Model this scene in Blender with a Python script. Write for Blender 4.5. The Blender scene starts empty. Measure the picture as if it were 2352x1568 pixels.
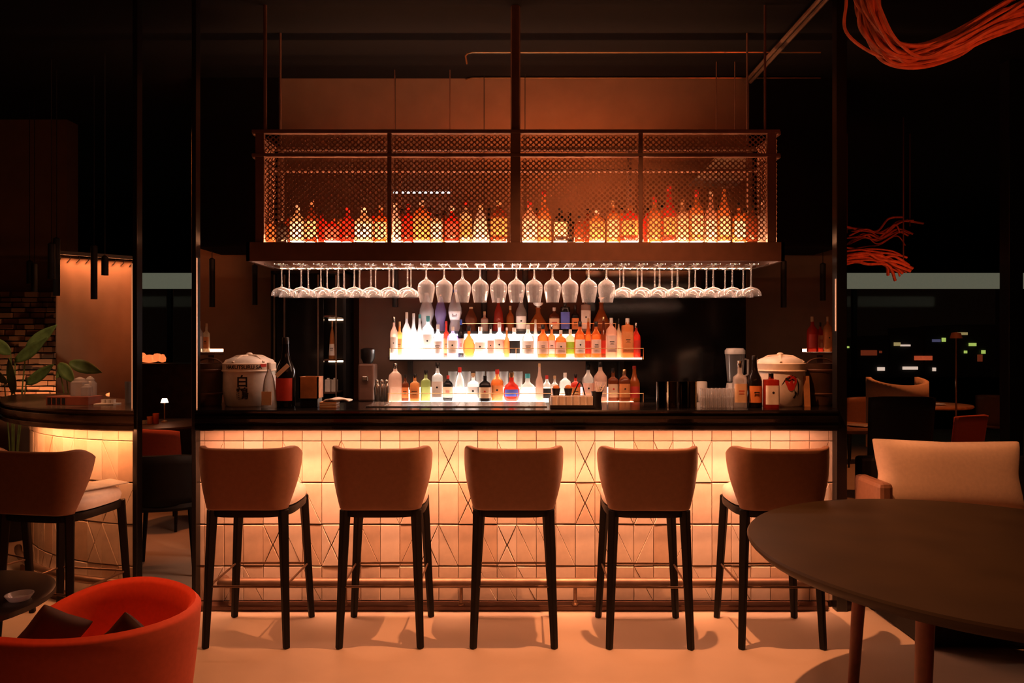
import bpy, bmesh, math, random
from mathutils import Vector, Matrix
random.seed(7)
PI = math.pi
S = bpy.context.scene
COL = S.collection

# ------------------------------------------------------------------ camera, world, exposure, main lights
H, F = 1.535, 1650.0
cam_d = bpy.data.cameras.new('camera'); cam = bpy.data.objects.new('camera', cam_d); COL.objects.link(cam)
cam.location = (0, 0, H); cam.rotation_euler = (PI/2, 0, 0)
cam_d.sensor_width = 36.0; cam_d.lens = 36.0*F/2352.0; cam_d.clip_start = 0.05; cam_d.clip_end = 300
S.camera = cam
wd = bpy.data.worlds.new('night'); S.world = wd; wd.use_nodes = True
wd.node_tree.nodes['Background'].inputs[0].default_value = (1, .45, .25, 1)
wd.node_tree.nodes['Background'].inputs[1].default_value = 0.0015
S.view_settings.view_transform = 'Standard'; S.view_settings.look = 'None'
S.view_settings.exposure = 0.0; S.view_settings.gamma = 1.0; S.view_settings.use_curve_mapping = False

def lamp(kind, name, loc, energy, color, target=None, rot=None, **kw):
    l = bpy.data.lights.new(name, kind); l.energy = energy; l.color = color
    for k, v in kw.items(): setattr(l, k, v)
    o = bpy.data.objects.new(name, l); COL.objects.link(o); o.location = loc
    if target is not None:
        o.rotation_euler = (Vector(target)-Vector(loc)).to_track_quat('-Z', 'Y').to_euler()
    if rot: o.rotation_euler = rot
    return o
WARM = (1.0, .33, .12); AMBER = (1.0, .23, .06); RED = (1.0, .12, .03)
# strip of light under the counter lip, washing the tiles
lamp('AREA', 'counter_strip_and_fill', (0, 3.997, 1.034), 15, (1, .38, .20), target=(0, 4.05, .60), shape='RECTANGLE', size=3.5, size_y=.02)
lamp('AREA', 'counter_strip_and_fill', (0, 4.03, 1.034), 11, (1, .36, .17), target=(0, 4.15, .50), shape='RECTANGLE', size=3.5, size_y=.02, spread=.9)  # second strip added to lift the lower tiles
for lx, ly, rz in ((-2.36, 4.065, .16), (-2.83, 4.27, .50)):
    o = lamp('AREA', 'curve_strip_lamp', (lx, ly, 1.03), 3.2, WARM, shape='RECTANGLE', size=.55, size_y=.02); o.rotation_euler = (.15, 0, -rz)
# ceiling spot above the stools, a weaker one to the left, and a dim fill added behind the camera
lamp('SPOT', 'ceiling_spot', (.62, 3.40, 3.42), 380, WARM, target=(.62, 3.25, 0), spot_size=1.75, spot_blend=1.0, shadow_soft_size=.022)
lamp('SPOT', 'ceiling_spot', (-1.6, 3.3, 3.42), 24, WARM, target=(-1.6, 3.3, 0), spot_size=1.3, spot_blend=1.0, shadow_soft_size=.05)
lamp('AREA', 'room_fill', (.6, .2, 3.3), 12, AMBER, target=(0, 4.2, 1.5), shape='RECTANGLE', size=4.0, size_y=1.0)
# lights behind the counter line: shelves, canopy, glass rack
lamp('AREA', 'rack_strip_lamp', (0.02, 4.52, 1.995), 22, (1, .52, .34), target=(0.02, 4.36, 1.6), shape='RECTANGLE', size=2.9, size_y=.02)
lamp('AREA', 'rack_front_lamp', (0.02, 4.205, 1.995), 9, (1, .52, .34), target=(0.02, 4.32, 1.6), shape='RECTANGLE', size=2.9, size_y=.01)
lamp('AREA', 'canopy_strip_lamp', (0.02, 4.55, 2.125), 105, (1, .40, .18), target=(.02, 4.40, 2.25), shape='RECTANGLE', size=2.9, size_y=.02)
lamp('AREA', 'canopy_front_fill', (0.02, 4.24, 2.12), 22, (1, .40, .18), target=(.02, 4.40, 2.25), shape='RECTANGLE', size=2.9, size_y=.015)  # added inside the tray front to brighten the bottles
lamp('AREA', 'canopy_top_lamp', (0.25, 4.9, 2.80), 4.2, AMBER, target=(.25, 5.4, 2.95), shape='RECTANGLE', size=1.0, size_y=.04)
lamp('AREA', 'back_panel_fill', (0, 4.9, 3.3), 3, AMBER, target=(0, 5.3, 1.8), shape='RECTANGLE', size=2.5, size_y=.1)  # dim warm fill added above for the brown panels
lamp('SPOT', 'tub_inside_fill', (-1.75, 2.95, 3.4), 340, RED, target=(-1.40, 2.47, .4), spot_size=.36, spot_blend=.7, shadow_soft_size=.08)  # added light, set behind so only the chair's inside brightens
lamp('SPOT', 'bench_spot', (2.3, 2.9, 3.4), 150, WARM, target=(2.5, 3.95, .9), spot_size=.36, spot_blend=.6, shadow_soft_size=.06)
lamp('SPOT', 'curve_fill', (-2.62, 3.55, 3.42), 190, (1, .42, .2), target=(-2.78, 4.42, 1.16), spot_size=.36, spot_blend=.8, shadow_soft_size=.06)  # added to brighten the curved countertop, box and jars
lamp('SPOT', 'plant_fill', (-3.3, 4.6, 2.6), 22, (1, .6, .35), target=(-3.75, 5.5, 1.5), spot_size=.7, spot_blend=.8, shadow_soft_size=.05)  # added light for the leaves, no fitting there
lamp('SPOT', 'strand_fill', (1.9, 2.2, 2.2), 12, RED, target=(1.95, 3.0, 2.85), spot_size=1.4, spot_blend=.7, shadow_soft_size=.05)  # red fill added for the near strands
lamp('SPOT', 'far_strand_fill', (3.4, 5.4, 2.0), 14, RED, target=(3.2, 6.2, 2.4), spot_size=1.2, spot_blend=.7, shadow_soft_size=.05)  # red fill added for the far strands
lamp('SPOT', 'dining_spot_and_fill', (4.6, 7.4, 3.4), 120, AMBER, target=(4.6, 7.4, 0), spot_size=1.6, spot_blend=.8, shadow_soft_size=.1)
lamp('SPOT', 'dining_spot_and_fill', (-2.6, 5.9, 3.4), 110, AMBER, target=(-2.9, 6.2, 0), spot_size=.9, spot_blend=.8, shadow_soft_size=.1)  # added to redden the floor in the left gap

# ------------------------------------------------------------------ materials
MATS = {}
def mat(name, col, rough=.5, metal=0.0, spec=.5, var=0.12, scale=18, bump=0.0, coat=0.0, emit=None, estr=0.0):
    if name in MATS: return MATS[name]
    m = bpy.data.materials.new(name); m.use_nodes = True; nt = m.node_tree; b = nt.nodes['Principled BSDF']
    b.inputs['Roughness'].default_value = rough; b.inputs['Metallic'].default_value = metal
    b.inputs['Specular IOR Level'].default_value = spec; b.inputs['Coat Weight'].default_value = coat
    tc = nt.nodes.new('ShaderNodeTexCoord'); nz = nt.nodes.new('ShaderNodeTexNoise'); nz.inputs['Scale'].default_value = scale
    nz.inputs['Detail'].default_value = 4
    nt.links.new(tc.outputs['Object'], nz.inputs['Vector'])
    rp = nt.nodes.new('ShaderNodeValToRGB')
    rp.color_ramp.elements[0].position = .3; rp.color_ramp.elements[1].position = .7
    rp.color_ramp.elements[0].color = (*[c*(1-var) for c in col], 1); rp.color_ramp.elements[1].color = (*[min(1, c*(1+var)) for c in col], 1)
    nt.links.new(nz.outputs['Fac'], rp.inputs[0]); nt.links.new(rp.outputs[0], b.inputs['Base Color'])
    if bump:
        bp = nt.nodes.new('ShaderNodeBump'); bp.inputs['Strength'].default_value = bump; bp.inputs['Distance'].default_value = .01
        nt.links.new(nz.outputs['Fac'], bp.inputs['Height']); nt.links.new(bp.outputs[0], b.inputs['Normal'])
    if emit:
        b.inputs['Emission Color'].default_value = (*emit, 1); b.inputs['Emission Strength'].default_value = estr
    MATS[name] = m; return m
def glow(name, col, s): return mat(name, (.8, .8, .8), .5, emit=col, estr=s)
def bottle_mat(name, col, trans=.62, clear=0.0):
    """glass that passes and scatters the light standing behind it"""
    if name in MATS: return MATS[name]
    m = bpy.data.materials.new(name); m.use_nodes = True; nt = m.node_tree; nt.nodes.clear()
    N = nt.nodes.new; L = nt.links.new
    out = N('ShaderNodeOutputMaterial'); tl = N('ShaderNodeBsdfTranslucent'); df = N('ShaderNodeBsdfDiffuse'); gl = N('ShaderNodeBsdfGlossy'); tp = N('ShaderNodeBsdfTransparent')
    tc = N('ShaderNodeTexCoord'); nz = N('ShaderNodeTexNoise'); nz.inputs['Scale'].default_value = 30
    mx = N('ShaderNodeMix'); mx.data_type = 'RGBA'; mx.inputs[6].default_value = (*[c*.8 for c in col], 1); mx.inputs[7].default_value = (*col, 1)
    L(tc.outputs['Object'], nz.inputs['Vector']); L(nz.outputs['Fac'], mx.inputs[0])
    for n in (tl, df): L(mx.outputs[2], n.inputs['Color'])
    tp.inputs['Color'].default_value = (*[c**.5 for c in col], 1)
    gl.inputs['Roughness'].default_value = .08; gl.inputs['Color'].default_value = (.9, .9, .9, 1)
    m1 = N('ShaderNodeMixShader'); m1.inputs[0].default_value = trans; L(df.outputs[0], m1.inputs[1]); L(tl.outputs[0], m1.inputs[2])
    m2 = N('ShaderNodeMixShader'); m2.inputs[0].default_value = clear; L(m1.outputs[0], m2.inputs[1]); L(tp.outputs[0], m2.inputs[2])
    lw = N('ShaderNodeLayerWeight'); lw.inputs['Blend'].default_value = .25
    m3 = N('ShaderNodeMixShader'); L(lw.outputs['Fresnel'], m3.inputs[0]); L(m2.outputs[0], m3.inputs[1]); L(gl.outputs[0], m3.inputs[2])
    L(m3.outputs[0], out.inputs[0]); MATS[name] = m; return m
def thin_glass(name, body=.16, tint=(1, 1, 1), blend=.42):
    if name in MATS: return MATS[name]
    m = bpy.data.materials.new(name); m.use_nodes = True; nt = m.node_tree; nt.nodes.clear(); N = nt.nodes.new; L = nt.links.new
    out = N('ShaderNodeOutputMaterial'); tp = N('ShaderNodeBsdfTransparent'); gl = N('ShaderNodeBsdfGlossy'); tl = N('ShaderNodeBsdfTranslucent'); df = N('ShaderNodeBsdfDiffuse')
    tp.inputs[0].default_value = (*tint, 1); gl.inputs['Roughness'].default_value = .06
    m0 = N('ShaderNodeMixShader'); m0.inputs[0].default_value = .5; L(df.outputs[0], m0.inputs[1]); L(tl.outputs[0], m0.inputs[2])
    m1 = N('ShaderNodeMixShader'); m1.inputs[0].default_value = body; L(tp.outputs[0], m1.inputs[1]); L(m0.outputs[0], m1.inputs[2])
    lw = N('ShaderNodeLayerWeight'); lw.inputs['Blend'].default_value = blend
    m2 = N('ShaderNodeMixShader'); L(lw.outputs['Facing'], m2.inputs[0]); L(m1.outputs[0], m2.inputs[1])
    m3 = N('ShaderNodeMixShader'); m3.inputs[0].default_value = .5; L(gl.outputs[0], m3.inputs[1]); L(m0.outputs[0], m3.inputs[2])
    L(m3.outputs[0], m2.inputs[2]); L(m2.outputs[0], out.inputs[0]); MATS[name] = m; return m

M_floor = mat('polished_screed', (.66, .56, .46), .42, var=.10, scale=1.6)
M_ceil = mat('black_paint', (.0045, .004, .004), .9, spec=.1)
M_black = mat('black_lacquer', (.008, .007, .007), .35)
M_blackmat = mat('matte_black', (.010, .009, .009), .7)
M_stone = mat('black_marble', (.007, .006, .0055), .13, var=.6, scale=4)
M_brown = mat('brown_plaster', (.22, .13, .085), .8, var=.08, scale=6)
M_tile = mat('cream_tile', (.74, .62, .50), .45, var=.14, scale=9, bump=.15)
M_tile2 = mat('tan_tile', (.66, .50, .37), .45, var=.16, scale=9, bump=.15)
M_tile3 = mat('pale_tile', (.80, .70, .60), .45, var=.10, scale=9, bump=.15)
M_grout = mat('dark_grout', (.05, .03, .02), .9)
M_leath = mat('tan_leather', (.31, .16, .10), .5, var=.08, scale=40, bump=.04)
M_seat = mat('cream_leather', (.92, .84, .76), .5, var=.05, scale=40)
M_leg = mat('black_oak', (.005, .004, .0035), .55, spec=.3)
M_metal = mat('bronze_metal', (.26, .17, .12), .48, metal=.8)
M_steel = mat('steel', (.6, .57, .53), .25, metal=1)
M_frame = mat('dark_bronze', (.12, .055, .035), .55, metal=.1)
M_mesh = mat('bronze_mesh', (.30, .15, .09), .5, metal=.1)
M_brass = mat('brass', (.8, .5, .25), .3, metal=1)
M_white = mat('white_ceramic', (.78, .74, .68), .35)
M_paper = mat('cream_paper', (.8, .7, .58), .7)
M_wood = mat('orange_wood', (.50, .24, .10), .5, var=.3, scale=12)
M_darkwood = mat('dark_wood', (.07, .035, .02), .5, var=.3, scale=10)
M_redwood = mat('red_wood', (.22, .06, .035), .4, var=.2)
M_red = mat('red_fabric', (.52, .10, .055), .8, var=.06, scale=60)
M_cream = mat('cream_fabric', (.80, .64, .50), .85, var=.05, scale=50)
M_rope = mat('red_strand', (.55, .16, .08), .55, var=.3, scale=30)
M_leaf = mat('green_leaf', (.22, .30, .09), .4, var=.3, scale=14)
M_ink = mat('black_ink', (.01, .01, .01), .6)
M_redink = mat('red_ink', (.55, .03, .02), .5)
M_tabletop = mat('dark_table_lacquer', (.040, .026, .012), .5, spec=.25, var=.15, scale=5)
M_glass = thin_glass('stemware_glass', .07)
M_clear = thin_glass('clear_glass', .12)

# ------------------------------------------------------------------ mesh helpers
class MB:
    def __init__(s): s.v = []; s.f = []
    def add(s, vs, fs):
        n = len(s.v); s.v += [tuple(p) for p in vs]; s.f += [tuple(i+n for i in f) for f in fs]; return s
    def box(s, c, size, rz=0, rx=0, ry=0):
        M = Matrix.Translation(c) @ Matrix.Rotation(rz, 4, 'Z') @ Matrix.Rotation(ry, 4, 'Y') @ Matrix.Rotation(rx, 4, 'X')
        a, b, d = size[0]/2, size[1]/2, size[2]/2
        vs = [M @ Vector((x, y, z)) for x in (-a, a) for y in (-b, b) for z in (-d, d)]
        return s.add(vs, [(0, 1, 3, 2), (4, 6, 7, 5), (0, 4, 5, 1), (2, 3, 7, 6), (0, 2, 6, 4), (1, 5, 7, 3)])
    def hexa(s, bot, top):
        n = len(bot); vs = list(bot)+list(top)
        fs = [tuple(range(n))[::-1], tuple(range(n, 2*n))] + [(i, (i+1) % n, n+(i+1) % n, n+i) for i in range(n)]
        return s.add(vs, fs)
    def prism(s, poly, z0, z1): return s.hexa([(x, y, z0) for x, y in poly], [(x, y, z1) for x, y in poly])
    def lathe(s, prof, n=20, c=(0, 0, 0), sy=1.0, p=2.0, a0=None, a1=None, cap=True):
        full = a0 is None
        m = n if full else n+1
        vs = []; fs = []
        for r, z in prof:
            for i in range(m):
                a = 2*PI*i/n if full else a0+(a1-a0)*i/n
                k = (abs(math.cos(a))**p+abs(math.sin(a))**p)**(-1/p)
                vs.append((c[0]+r*k*math.cos(a), c[1]+r*k*math.sin(a)*sy, c[2]+z))
        for j in range(len(prof)-1):
            for i in range(n):
                i2 = (i+1) % m if full else i+1
                fs.append((j*m+i, j*m+i2, (j+1)*m+i2, (j+1)*m+i))
        if full and cap:
            if prof[0][0] > 1e-4: fs.append(tuple(range(m))[::-1])
            if prof[-1][0] > 1e-4: fs.append(tuple((len(prof)-1)*m+i for i in range(m)))
        return s.add(vs, fs)
    def tube(s, pts, r, n=8, closed=False, sq=False):
        pts = [Vector(p) for p in pts]; N = len(pts); rr = r if isinstance(r, (list, tuple)) else [r]*N
        vs = []; fs = []; prev = None
        for i in range(N):
            if closed: t = (pts[(i+1) % N]-pts[i-1])
            else: t = pts[min(i+1, N-1)]-pts[max(i-1, 0)]
            t.normalize()
            if prev is None:
                u = t.cross(Vector((0, 0, 1)));
                if u.length < 1e-3: u = t.cross(Vector((0, 1, 0)))
                if u.length < .02: u = Vector((1, 0, 0))
            else: u = prev - t*prev.dot(t)
            u.normalize(); prev = u; w = t.cross(u)
            for k in range(n):
                a = 2*PI*k/n + (PI/4 if sq else 0)
                vs.append(pts[i]+(u*math.cos(a)+w*math.sin(a))*rr[i])
        for i in range(N if closed else N-1):
            j = (i+1) % N
            for k in range(n):
                fs.append((i*n+k, i*n+(k+1) % n, j*n+(k+1) % n, j*n+k))
        if not closed: fs += [tuple(range(n))[::-1], tuple((N-1)*n+k for k in range(n))]
        return s.add(vs, fs)
    def grid(s, fn, nu, nv):
        vs = [fn(i/nu, j/nv) for j in range(nv+1) for i in range(nu+1)]
        return s.add(vs, [(j*(nu+1)+i, j*(nu+1)+i+1, (j+1)*(nu+1)+i+1, (j+1)*(nu+1)+i) for j in range(nv) for i in range(nu)])
    def mesh(s, name, m, smooth=40):
        me = bpy.data.meshes.new(name); me.from_pydata(s.v, [], s.f)
        bm = bmesh.new(); bm.from_mesh(me); bmesh.ops.remove_doubles(bm, verts=bm.verts, dist=1e-6); bmesh.ops.recalc_face_normals(bm, faces=bm.faces); bm.to_mesh(me); bm.free()
        if m: me.materials.append(m)
        if smooth:
            for p in me.polygons: p.use_smooth = True
            me.set_sharp_from_angle(angle=math.radians(smooth))
        return me

def put(name, me, parent=None, loc=(0, 0, 0), rot=(0, 0, 0), scale=(1, 1, 1)):
    o = bpy.data.objects.new(name, me); COL.objects.link(o); o.location = loc; o.rotation_euler = rot; o.scale = scale
    if parent: o.parent = parent
    return o
def ob(name, mb, m, parent=None, loc=(0, 0, 0), rot=(0, 0, 0), smooth=40, bevel=0, sub=0, seg=2):
    o = put(name, mb.mesh(name, m, smooth), parent, loc, rot)
    if bevel:
        b = o.modifiers.new('bevel', 'BEVEL'); b.width = bevel; b.segments = seg; b.limit_method = 'ANGLE'; b.angle_limit = .6
    if sub:
        q = o.modifiers.new('sub', 'SUBSURF'); q.levels = sub; q.render_levels = sub
    return o
def tag(o, label, cat, group=None, kind=None):
    o['label'] = label; o['category'] = cat
    if group: o['group'] = group
    if kind: o['kind'] = kind
    return o
def thing(name, loc, label, cat, rz=0, group=None):
    o = bpy.data.objects.new(name, None); COL.objects.link(o); o.location = loc; o.rotation_euler = (0, 0, rz); o.empty_display_size = .1
    return tag(o, label, cat, group)
def struct(name, mb, m, label=None, **kw):
    o = ob(name, mb, m, **kw); o['kind'] = 'structure'
    if label: o['label'] = label
    return o
def copy_tree(o, parent=None):
    c = o.copy(); COL.objects.link(c)
    if parent: c.parent = parent
    for ch in list(o.children): copy_tree(ch, c)
    return c
def W(px, py, d): return Vector(((px-1176)/F*d, d, H-(py-784)/F*d))
def X(px, d): return (px-1176)/F*d
def Z(py, d): return H-(py-784)/F*d
ORD = 'zeroth first second third fourth fifth sixth seventh eighth ninth tenth eleventh twelfth thirteenth fourteenth fifteenth sixteenth seventeenth eighteenth nineteenth twentieth'.split()
ORD += ['twenty-'+w for w in ORD[1:10]] + ['thirtieth'] + ['thirty-'+w for w in ORD[1:10]]
def text_mesh(body, size, m, bend_r=None, ext=.0006, name='lettering', bold=0.0):
    cu = bpy.data.curves.new(name, 'FONT'); cu.body = body; cu.size = size; cu.align_x = 'CENTER'; cu.align_y = 'CENTER'; cu.extrude = ext; cu.offset = bold
    t = bpy.data.objects.new(name, cu); COL.objects.link(t)
    dg = bpy.context.evaluated_depsgraph_get(); me = bpy.data.meshes.new_from_object(t.evaluated_get(dg))
    bpy.data.objects.remove(t); bpy.data.curves.remove(cu)
    me.name = name; me.materials.clear(); me.materials.append(m)
    for v in me.vertices:                                   # stand it up facing -Y, bend round a radius if asked
        x, z, e = v.co.x, v.co.y, v.co.z
        if bend_r: a = x/bend_r; v.co = ((bend_r+e)*math.sin(a), -(bend_r+e)*math.cos(a), z)
        else: v.co = (x, -e, z)
    return me

# ------------------------------------------------------------------ room shell
struct('floor', MB().box((0, 6.5, -.05), (18, 13.6, .1)), M_floor, 'pale polished screed floor lit amber by the bar')
struct('ceiling', MB().box((0, 6.5, 3.55), (18, 13.6, .1)), M_ceil)
struct('wall_back', MB().box((.05, 6.06, 1.75), (5.46, .1, 3.5)), M_brown, 'brown plaster wall behind the bar')
struct('wall_upper_dark', MB().box((-2.055, 5.6, 2.87), (.63, .5, 1.26)).box((2.115, 5.6, 2.87), (.69, .5, 1.26)), M_ceil)  # black masses standing in for the unlit dark above the panels
b = MB().box((0.02, 5.55, 2.8), (3.5, .36, 1.4)); struct('wall_canopy', b, M_brown, 'brown bulkhead above the back bar')
struct('wall_far', MB().box((0, 12.6, .45), (18, .1, .9)).box((0, 12.6, 3.1), (18, .1, .8)), M_ceil)
struct('wall_west', MB().box((-9, 6.5, 1.75), (.1, 13.6, 3.5)), M_ceil)
struct('wall_east', MB().box((9, 6.5, 1.75), (.1, 13.6, 3.5)), M_ceil)
gb = MB()
for k in range(6): gb.box((-7.5+3*k, 12.6, 1.8), (2.9, .02, 1.8))
wn = struct('window_1', MB().box((-9, 12.6, 1.8), (.1, .08, 1.8)), M_black)
for k in range(6):
    ob('glass_pane', MB().box((-7.5+3*k, 12.6, 1.8), (2.88, .012, 1.78)), thin_glass('window_glass', .0), wn, smooth=0)
    ob('mullion', MB().box((-6+3*k, 12.6, 1.8), (.07, .07, 1.8)), M_black, wn, smooth=0)
# black framing posts either side of the bar, and the right-hand one at the frame's edge
n = 0
for pl, pr, d, w in ((304, 315, 4.08, .06), (440, 450, 4.08, .06), (1922, 1946, 4.08, .06), (2318, 2350, 5.0, .1)):
    n += 1
    struct('trim_%d' % n, MB().box(((X(pl, d)+X(pr, d))/2, d+w/2, 1.75), (X(pr, d)-X(pl, d), w, 3.5)), M_black, bevel=.003)
# pale cornice above the far windows, glow added for the light falling on it
struct('trim_5', MB().box((0, 10, Z(645, 10)), (17.8, .12, .21)), mat('pale_cornice_glow', (.34, .34, .26), .8, emit=(.5, .52, .36), estr=.17), 'pale cornice box with an added glow above the far windows')
# thin ceiling trims over the canopy
for py, d, nm in ((120, 4.88, 'trim_6'), (179, 5.33, 'trim_7')):
    z = Z(py, d); x0, x1 = X(1068, d), X(1885, d)
    struct(nm, MB().tube([(x0, d+.2, z), (x0, d+.06, z), (x0+.015, d+.02, z), (x0+.05, d, z), (x1, d, z)], .006, 8), M_brass)

# ------------------------------------------------------------------ bar counter
TD = 4.15                                                   # tile face
def tile_meshes(w, h, g=.0028, t=.018):
    def pr(poly):
        cx = sum(p[0] for p in poly)/len(poly); cz = sum(p[1] for p in poly)/len(poly)
        m = MB(); e = .0035
        q = []
        for x, z in poly:
            dx, dz = cx-x, cz-z; L = math.hypot(dx, dz); q.append((x+dx/L*g*1.4, z+dz/L*g*1.4))
        q2 = []
        for x, z in q:
            dx, dz = cx-x, cz-z; L = math.hypot(dx, dz); q2.append((x+dx/L*e*1.3, z+dz/L*e*1.3))
        n = len(q)
        vs = [(x, t, z) for x, z in q]+[(x, e*.6, z) for x, z in q]+[(x, 0, z) for x, z in q2]
        fs = [tuple(range(2*n, 3*n))]+[(i, (i+1) % n, n+(i+1) % n, n+i) for i in range(n)]+[(n+i, n+(i+1) % n, 2*n+(i+1) % n, 2*n+i) for i in range(n)]
        m.add(vs, fs); return m
    a, b_, c, d = (-w/2, 0), (w/2, 0), (w/2, h), (-w/2, h); o = (0, h/2)
    polys = {'R': [[a, b_, c, d]], '\\': [[a, b_, d], [b_, c, d]], '/': [[a, b_, c], [a, c, d]], 'X': [[a, b_, o], [b_, c, o], [c, d, o], [d, a, o]]}
    out = {}
    for k, ps in polys.items():
        out[k] = [[pr(p).mesh('tile', mm, 0) for p in ps] for mm in (M_tile, M_tile2, M_tile3)]
    return out
TW, TH = .1127, .2413
TM = tile_meshes(TW, TH)
TJ = random.Random(3)
forced = {}
for k, r, t in ((2, 0, '\\'), (1, 0, 'X'), (7, 0, 'X'), (14, 0, 'X'), (-5, 1, '/'), (-4, 1, '\\'), (8, 1, 'X'), (14, 1, 'X'), (-2, 2, 'X'), (0, 2, '\\'), (1, 2, 'X'), (3, 2, '\\'), (6, 2, 'X'), (7, 2, '\\'), (9, 2, '\\'), (10, 2, 'X'), (11, 2, '\\'),
                (12, 2, '\\'), (13, 2, '\\'), (15, 2, '\\'), (16, 2, '\\'), (17, 2, '/'), (0, 0, 'R'), (13, 0, 'R'), (3, 0, 'R'), (13, 1, 'R'), (1, 1, 'R'), (0, 1, '\\'), (22, 1, '\\'), (22, 2, '\\'), (23, 0, 'R'), (24, 0, 'R'), (26, 0, '/'), (27, 1, '\\')):
    forced[(k, r)] = t
rows = [(.9615, .078), (.7202, TH), (.4789, TH), (.2376, TH), (.037, .2006)]
def lay_tile(parent, x, y, z, rz, sx, h, kind):
    ms = TM[kind][TJ.choices((0, 1, 2), (5, 3, 3))[0]]
    for me in ms:
        q = TJ.uniform(0, .0045)
        put('tile', me, parent, (x+math.sin(rz)*q, y-math.cos(rz)*q, z), (TJ.uniform(-.009, .009)*(h/TH), 0, rz+TJ.uniform(-.02, .02)), (sx, 1, h/TH))
bar = thing('bar_counter', (0, 4.25, 0), 'long black marble bar counter faced in cream triangular tiles, behind five stools', 'counter')
def loc(o): o.location = o.location - Vector((0, 4.25, 0)); return o
L_, R_ = -.4415, .4545
def trap(d0, d1, e=0): return [(L_*d0+e, d0-4.25), (R_*d0-e, d0-4.25), (R_*d1-e, d1-4.25), (L_*d1+e, d1-4.25)]
# moulded top: profile swept along the front
top = MB(); prof = [(3.995, 1.038), (3.985, 1.045), (3.985, 1.066), (3.992, 1.072), (3.992, 1.082), (3.982, 1.088), (3.978, 1.105), (3.982, 1.120), (3.992, 1.125), (3.992, 1.133), (3.982, 1.138), (3.980, 1.148), (3.986, 1.154), (4.50, 1.154), (4.50, 1.038)]
vs = [(L_*d, d-4.25, z) for d, z in prof]+[(R_*d, d-4.25, z) for d, z in prof]; k = len(prof)
top.add(vs, [(i, (i+1) % k, k+(i+1) % k, k+i) for i in range(k)]+[tuple(range(k))[::-1], tuple(range(k, 2*k))])
ob('countertop', top, M_stone, bar, smooth=25)
ob('counter_body', MB().prism(trap(4.162, 4.47, .004), 0, 1.037), M_grout, bar, smooth=0)
ob('plinth', MB().prism([(-1.78, -.165), (1.80, -.165), (1.83, -.09), (-1.81, -.09)], 0, .035), M_frame, bar, smooth=0, bevel=.01)
fr = MB().tube([(-1.66, -.10, .16), (-1.655, -.150, .16), (-1.62, -.155, .16), (1.66, -.155, .16), (1.695, -.150, .16), (1.70, -.10, .16)], .029, 12)
ob('foot_rail', fr, M_metal, bar)
for bx in (-1.6, -.95, -.29, .36, 1.0, 1.62):
    ob('rail_bracket', MB().tube([(bx, -.155, .15), (bx, -.155, .05), (bx, -.15, .035)], .010, 8).lathe([(.02, .035), (.02, .042), (.012, .05)], 10, (bx, -.152, 0)), M_metal, bar)
xe0, xe1 = L_*TD+.01, R_*TD-.01
for k in range(-7, 30):
    a = -1.212+TW*k; b_ = a+TW; a2, b2 = max(a, xe0), min(b_, xe1)
    if b2-a2 < .02: continue
    for r, (z, h) in enumerate(rows):
        kind = 'R'
        if r > 0:
            kind = forced.get((k, r-1)) or TJ.choices(('R', '\\', '/', 'X'), (70, 15, 9, 6))[0]
            if r == 4 and kind == 'X': kind = 'R'
        lay_tile(bar, (a2+b2)/2, TD-4.25, z, 0, (b2-a2)/TW, h, kind)

# curved counter at the left
def arc(x, off=0):                                          # lip line of the curved counter, off = distance behind the lip
    R = 1.72; xs = -1.95; a = math.asin(max(-1, min(1, (x-xs)/R)))
    return xs+(R-off)*math.sin(a), 3.955+R-(R-off)*math.cos(a), a
lb = thing('curved_counter', (-2.9, 4.5, 0), 'curved black bar counter at the far left with cream tiles below', 'counter')
Ns = 18; xs_ = [-2.05-i*1.55/Ns for i in range(Ns+1)]
cp = [(0.012, 1.038), (.002, 1.045), (.002, 1.066), (.010, 1.072), (.010, 1.082), (0, 1.088), (-.003, 1.105), (0, 1.120), (.010, 1.125), (.010, 1.133), (0, 1.138), (0, 1.148), (.006, 1.154), (.62, 1.154), (.62, 1.038)]
vs = []
for i, xx in enumerate(xs_):
    for o_, z in cp:
        x, y, a = arc(xx, o_)
        x = min(x, -.5265*y-.0004*i)
        vs.append((x+2.9, y-4.5, z))
k = len(cp); fs = [(i*k+j, i*k+(j+1) % k, (i+1)*k+(j+1) % k, (i+1)*k+j) for i in range(Ns) for j in range(k)]+[tuple(range(k)), tuple(Ns*k+j for j in range(k))]
ob('countertop', MB().add(vs, fs), mat('brown_marble', (.10, .07, .05), .22, var=.4, scale=5), lb, smooth=25)
bodyv = []
for i, xx in enumerate(xs_):
    for o_, z in ((.19, 0), (.19, 1.037), (.5, 1.037), (.5, 0)):
        x, y, a = arc(xx, o_)
        x = min(x, -.5265*y-.012-.0004*i)
        bodyv.append((x+2.9, y-4.5, z))
ob('counter_body', MB().add(bodyv, [(i*4+j, i*4+(j+1) % 4, (i+1)*4+(j+1) % 4, (i+1)*4+j) for i in range(Ns) for j in range(4)]+[(0, 1, 2, 3), tuple(Ns*4+j for j in (3, 2, 1, 0))]), M_grout, lb, smooth=0)
R0 = 1.72-.172; a = -.142
for i in range(11):
    a_mid = a-(TW/R0)*(i+.5); x = -1.95+R0*math.sin(a_mid); y = 3.955+1.72-R0*math.cos(a_mid)
    for r, (z, h) in enumerate(rows):
        kind = 'R' if r == 0 else TJ.choices(('R', '\\', '/', 'X'), (50, 25, 12, 13))[0]
        lay_tile(lb, x+2.9, y-4.5, z, a_mid, 1.02, h, kind)
pl = MB()
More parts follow.
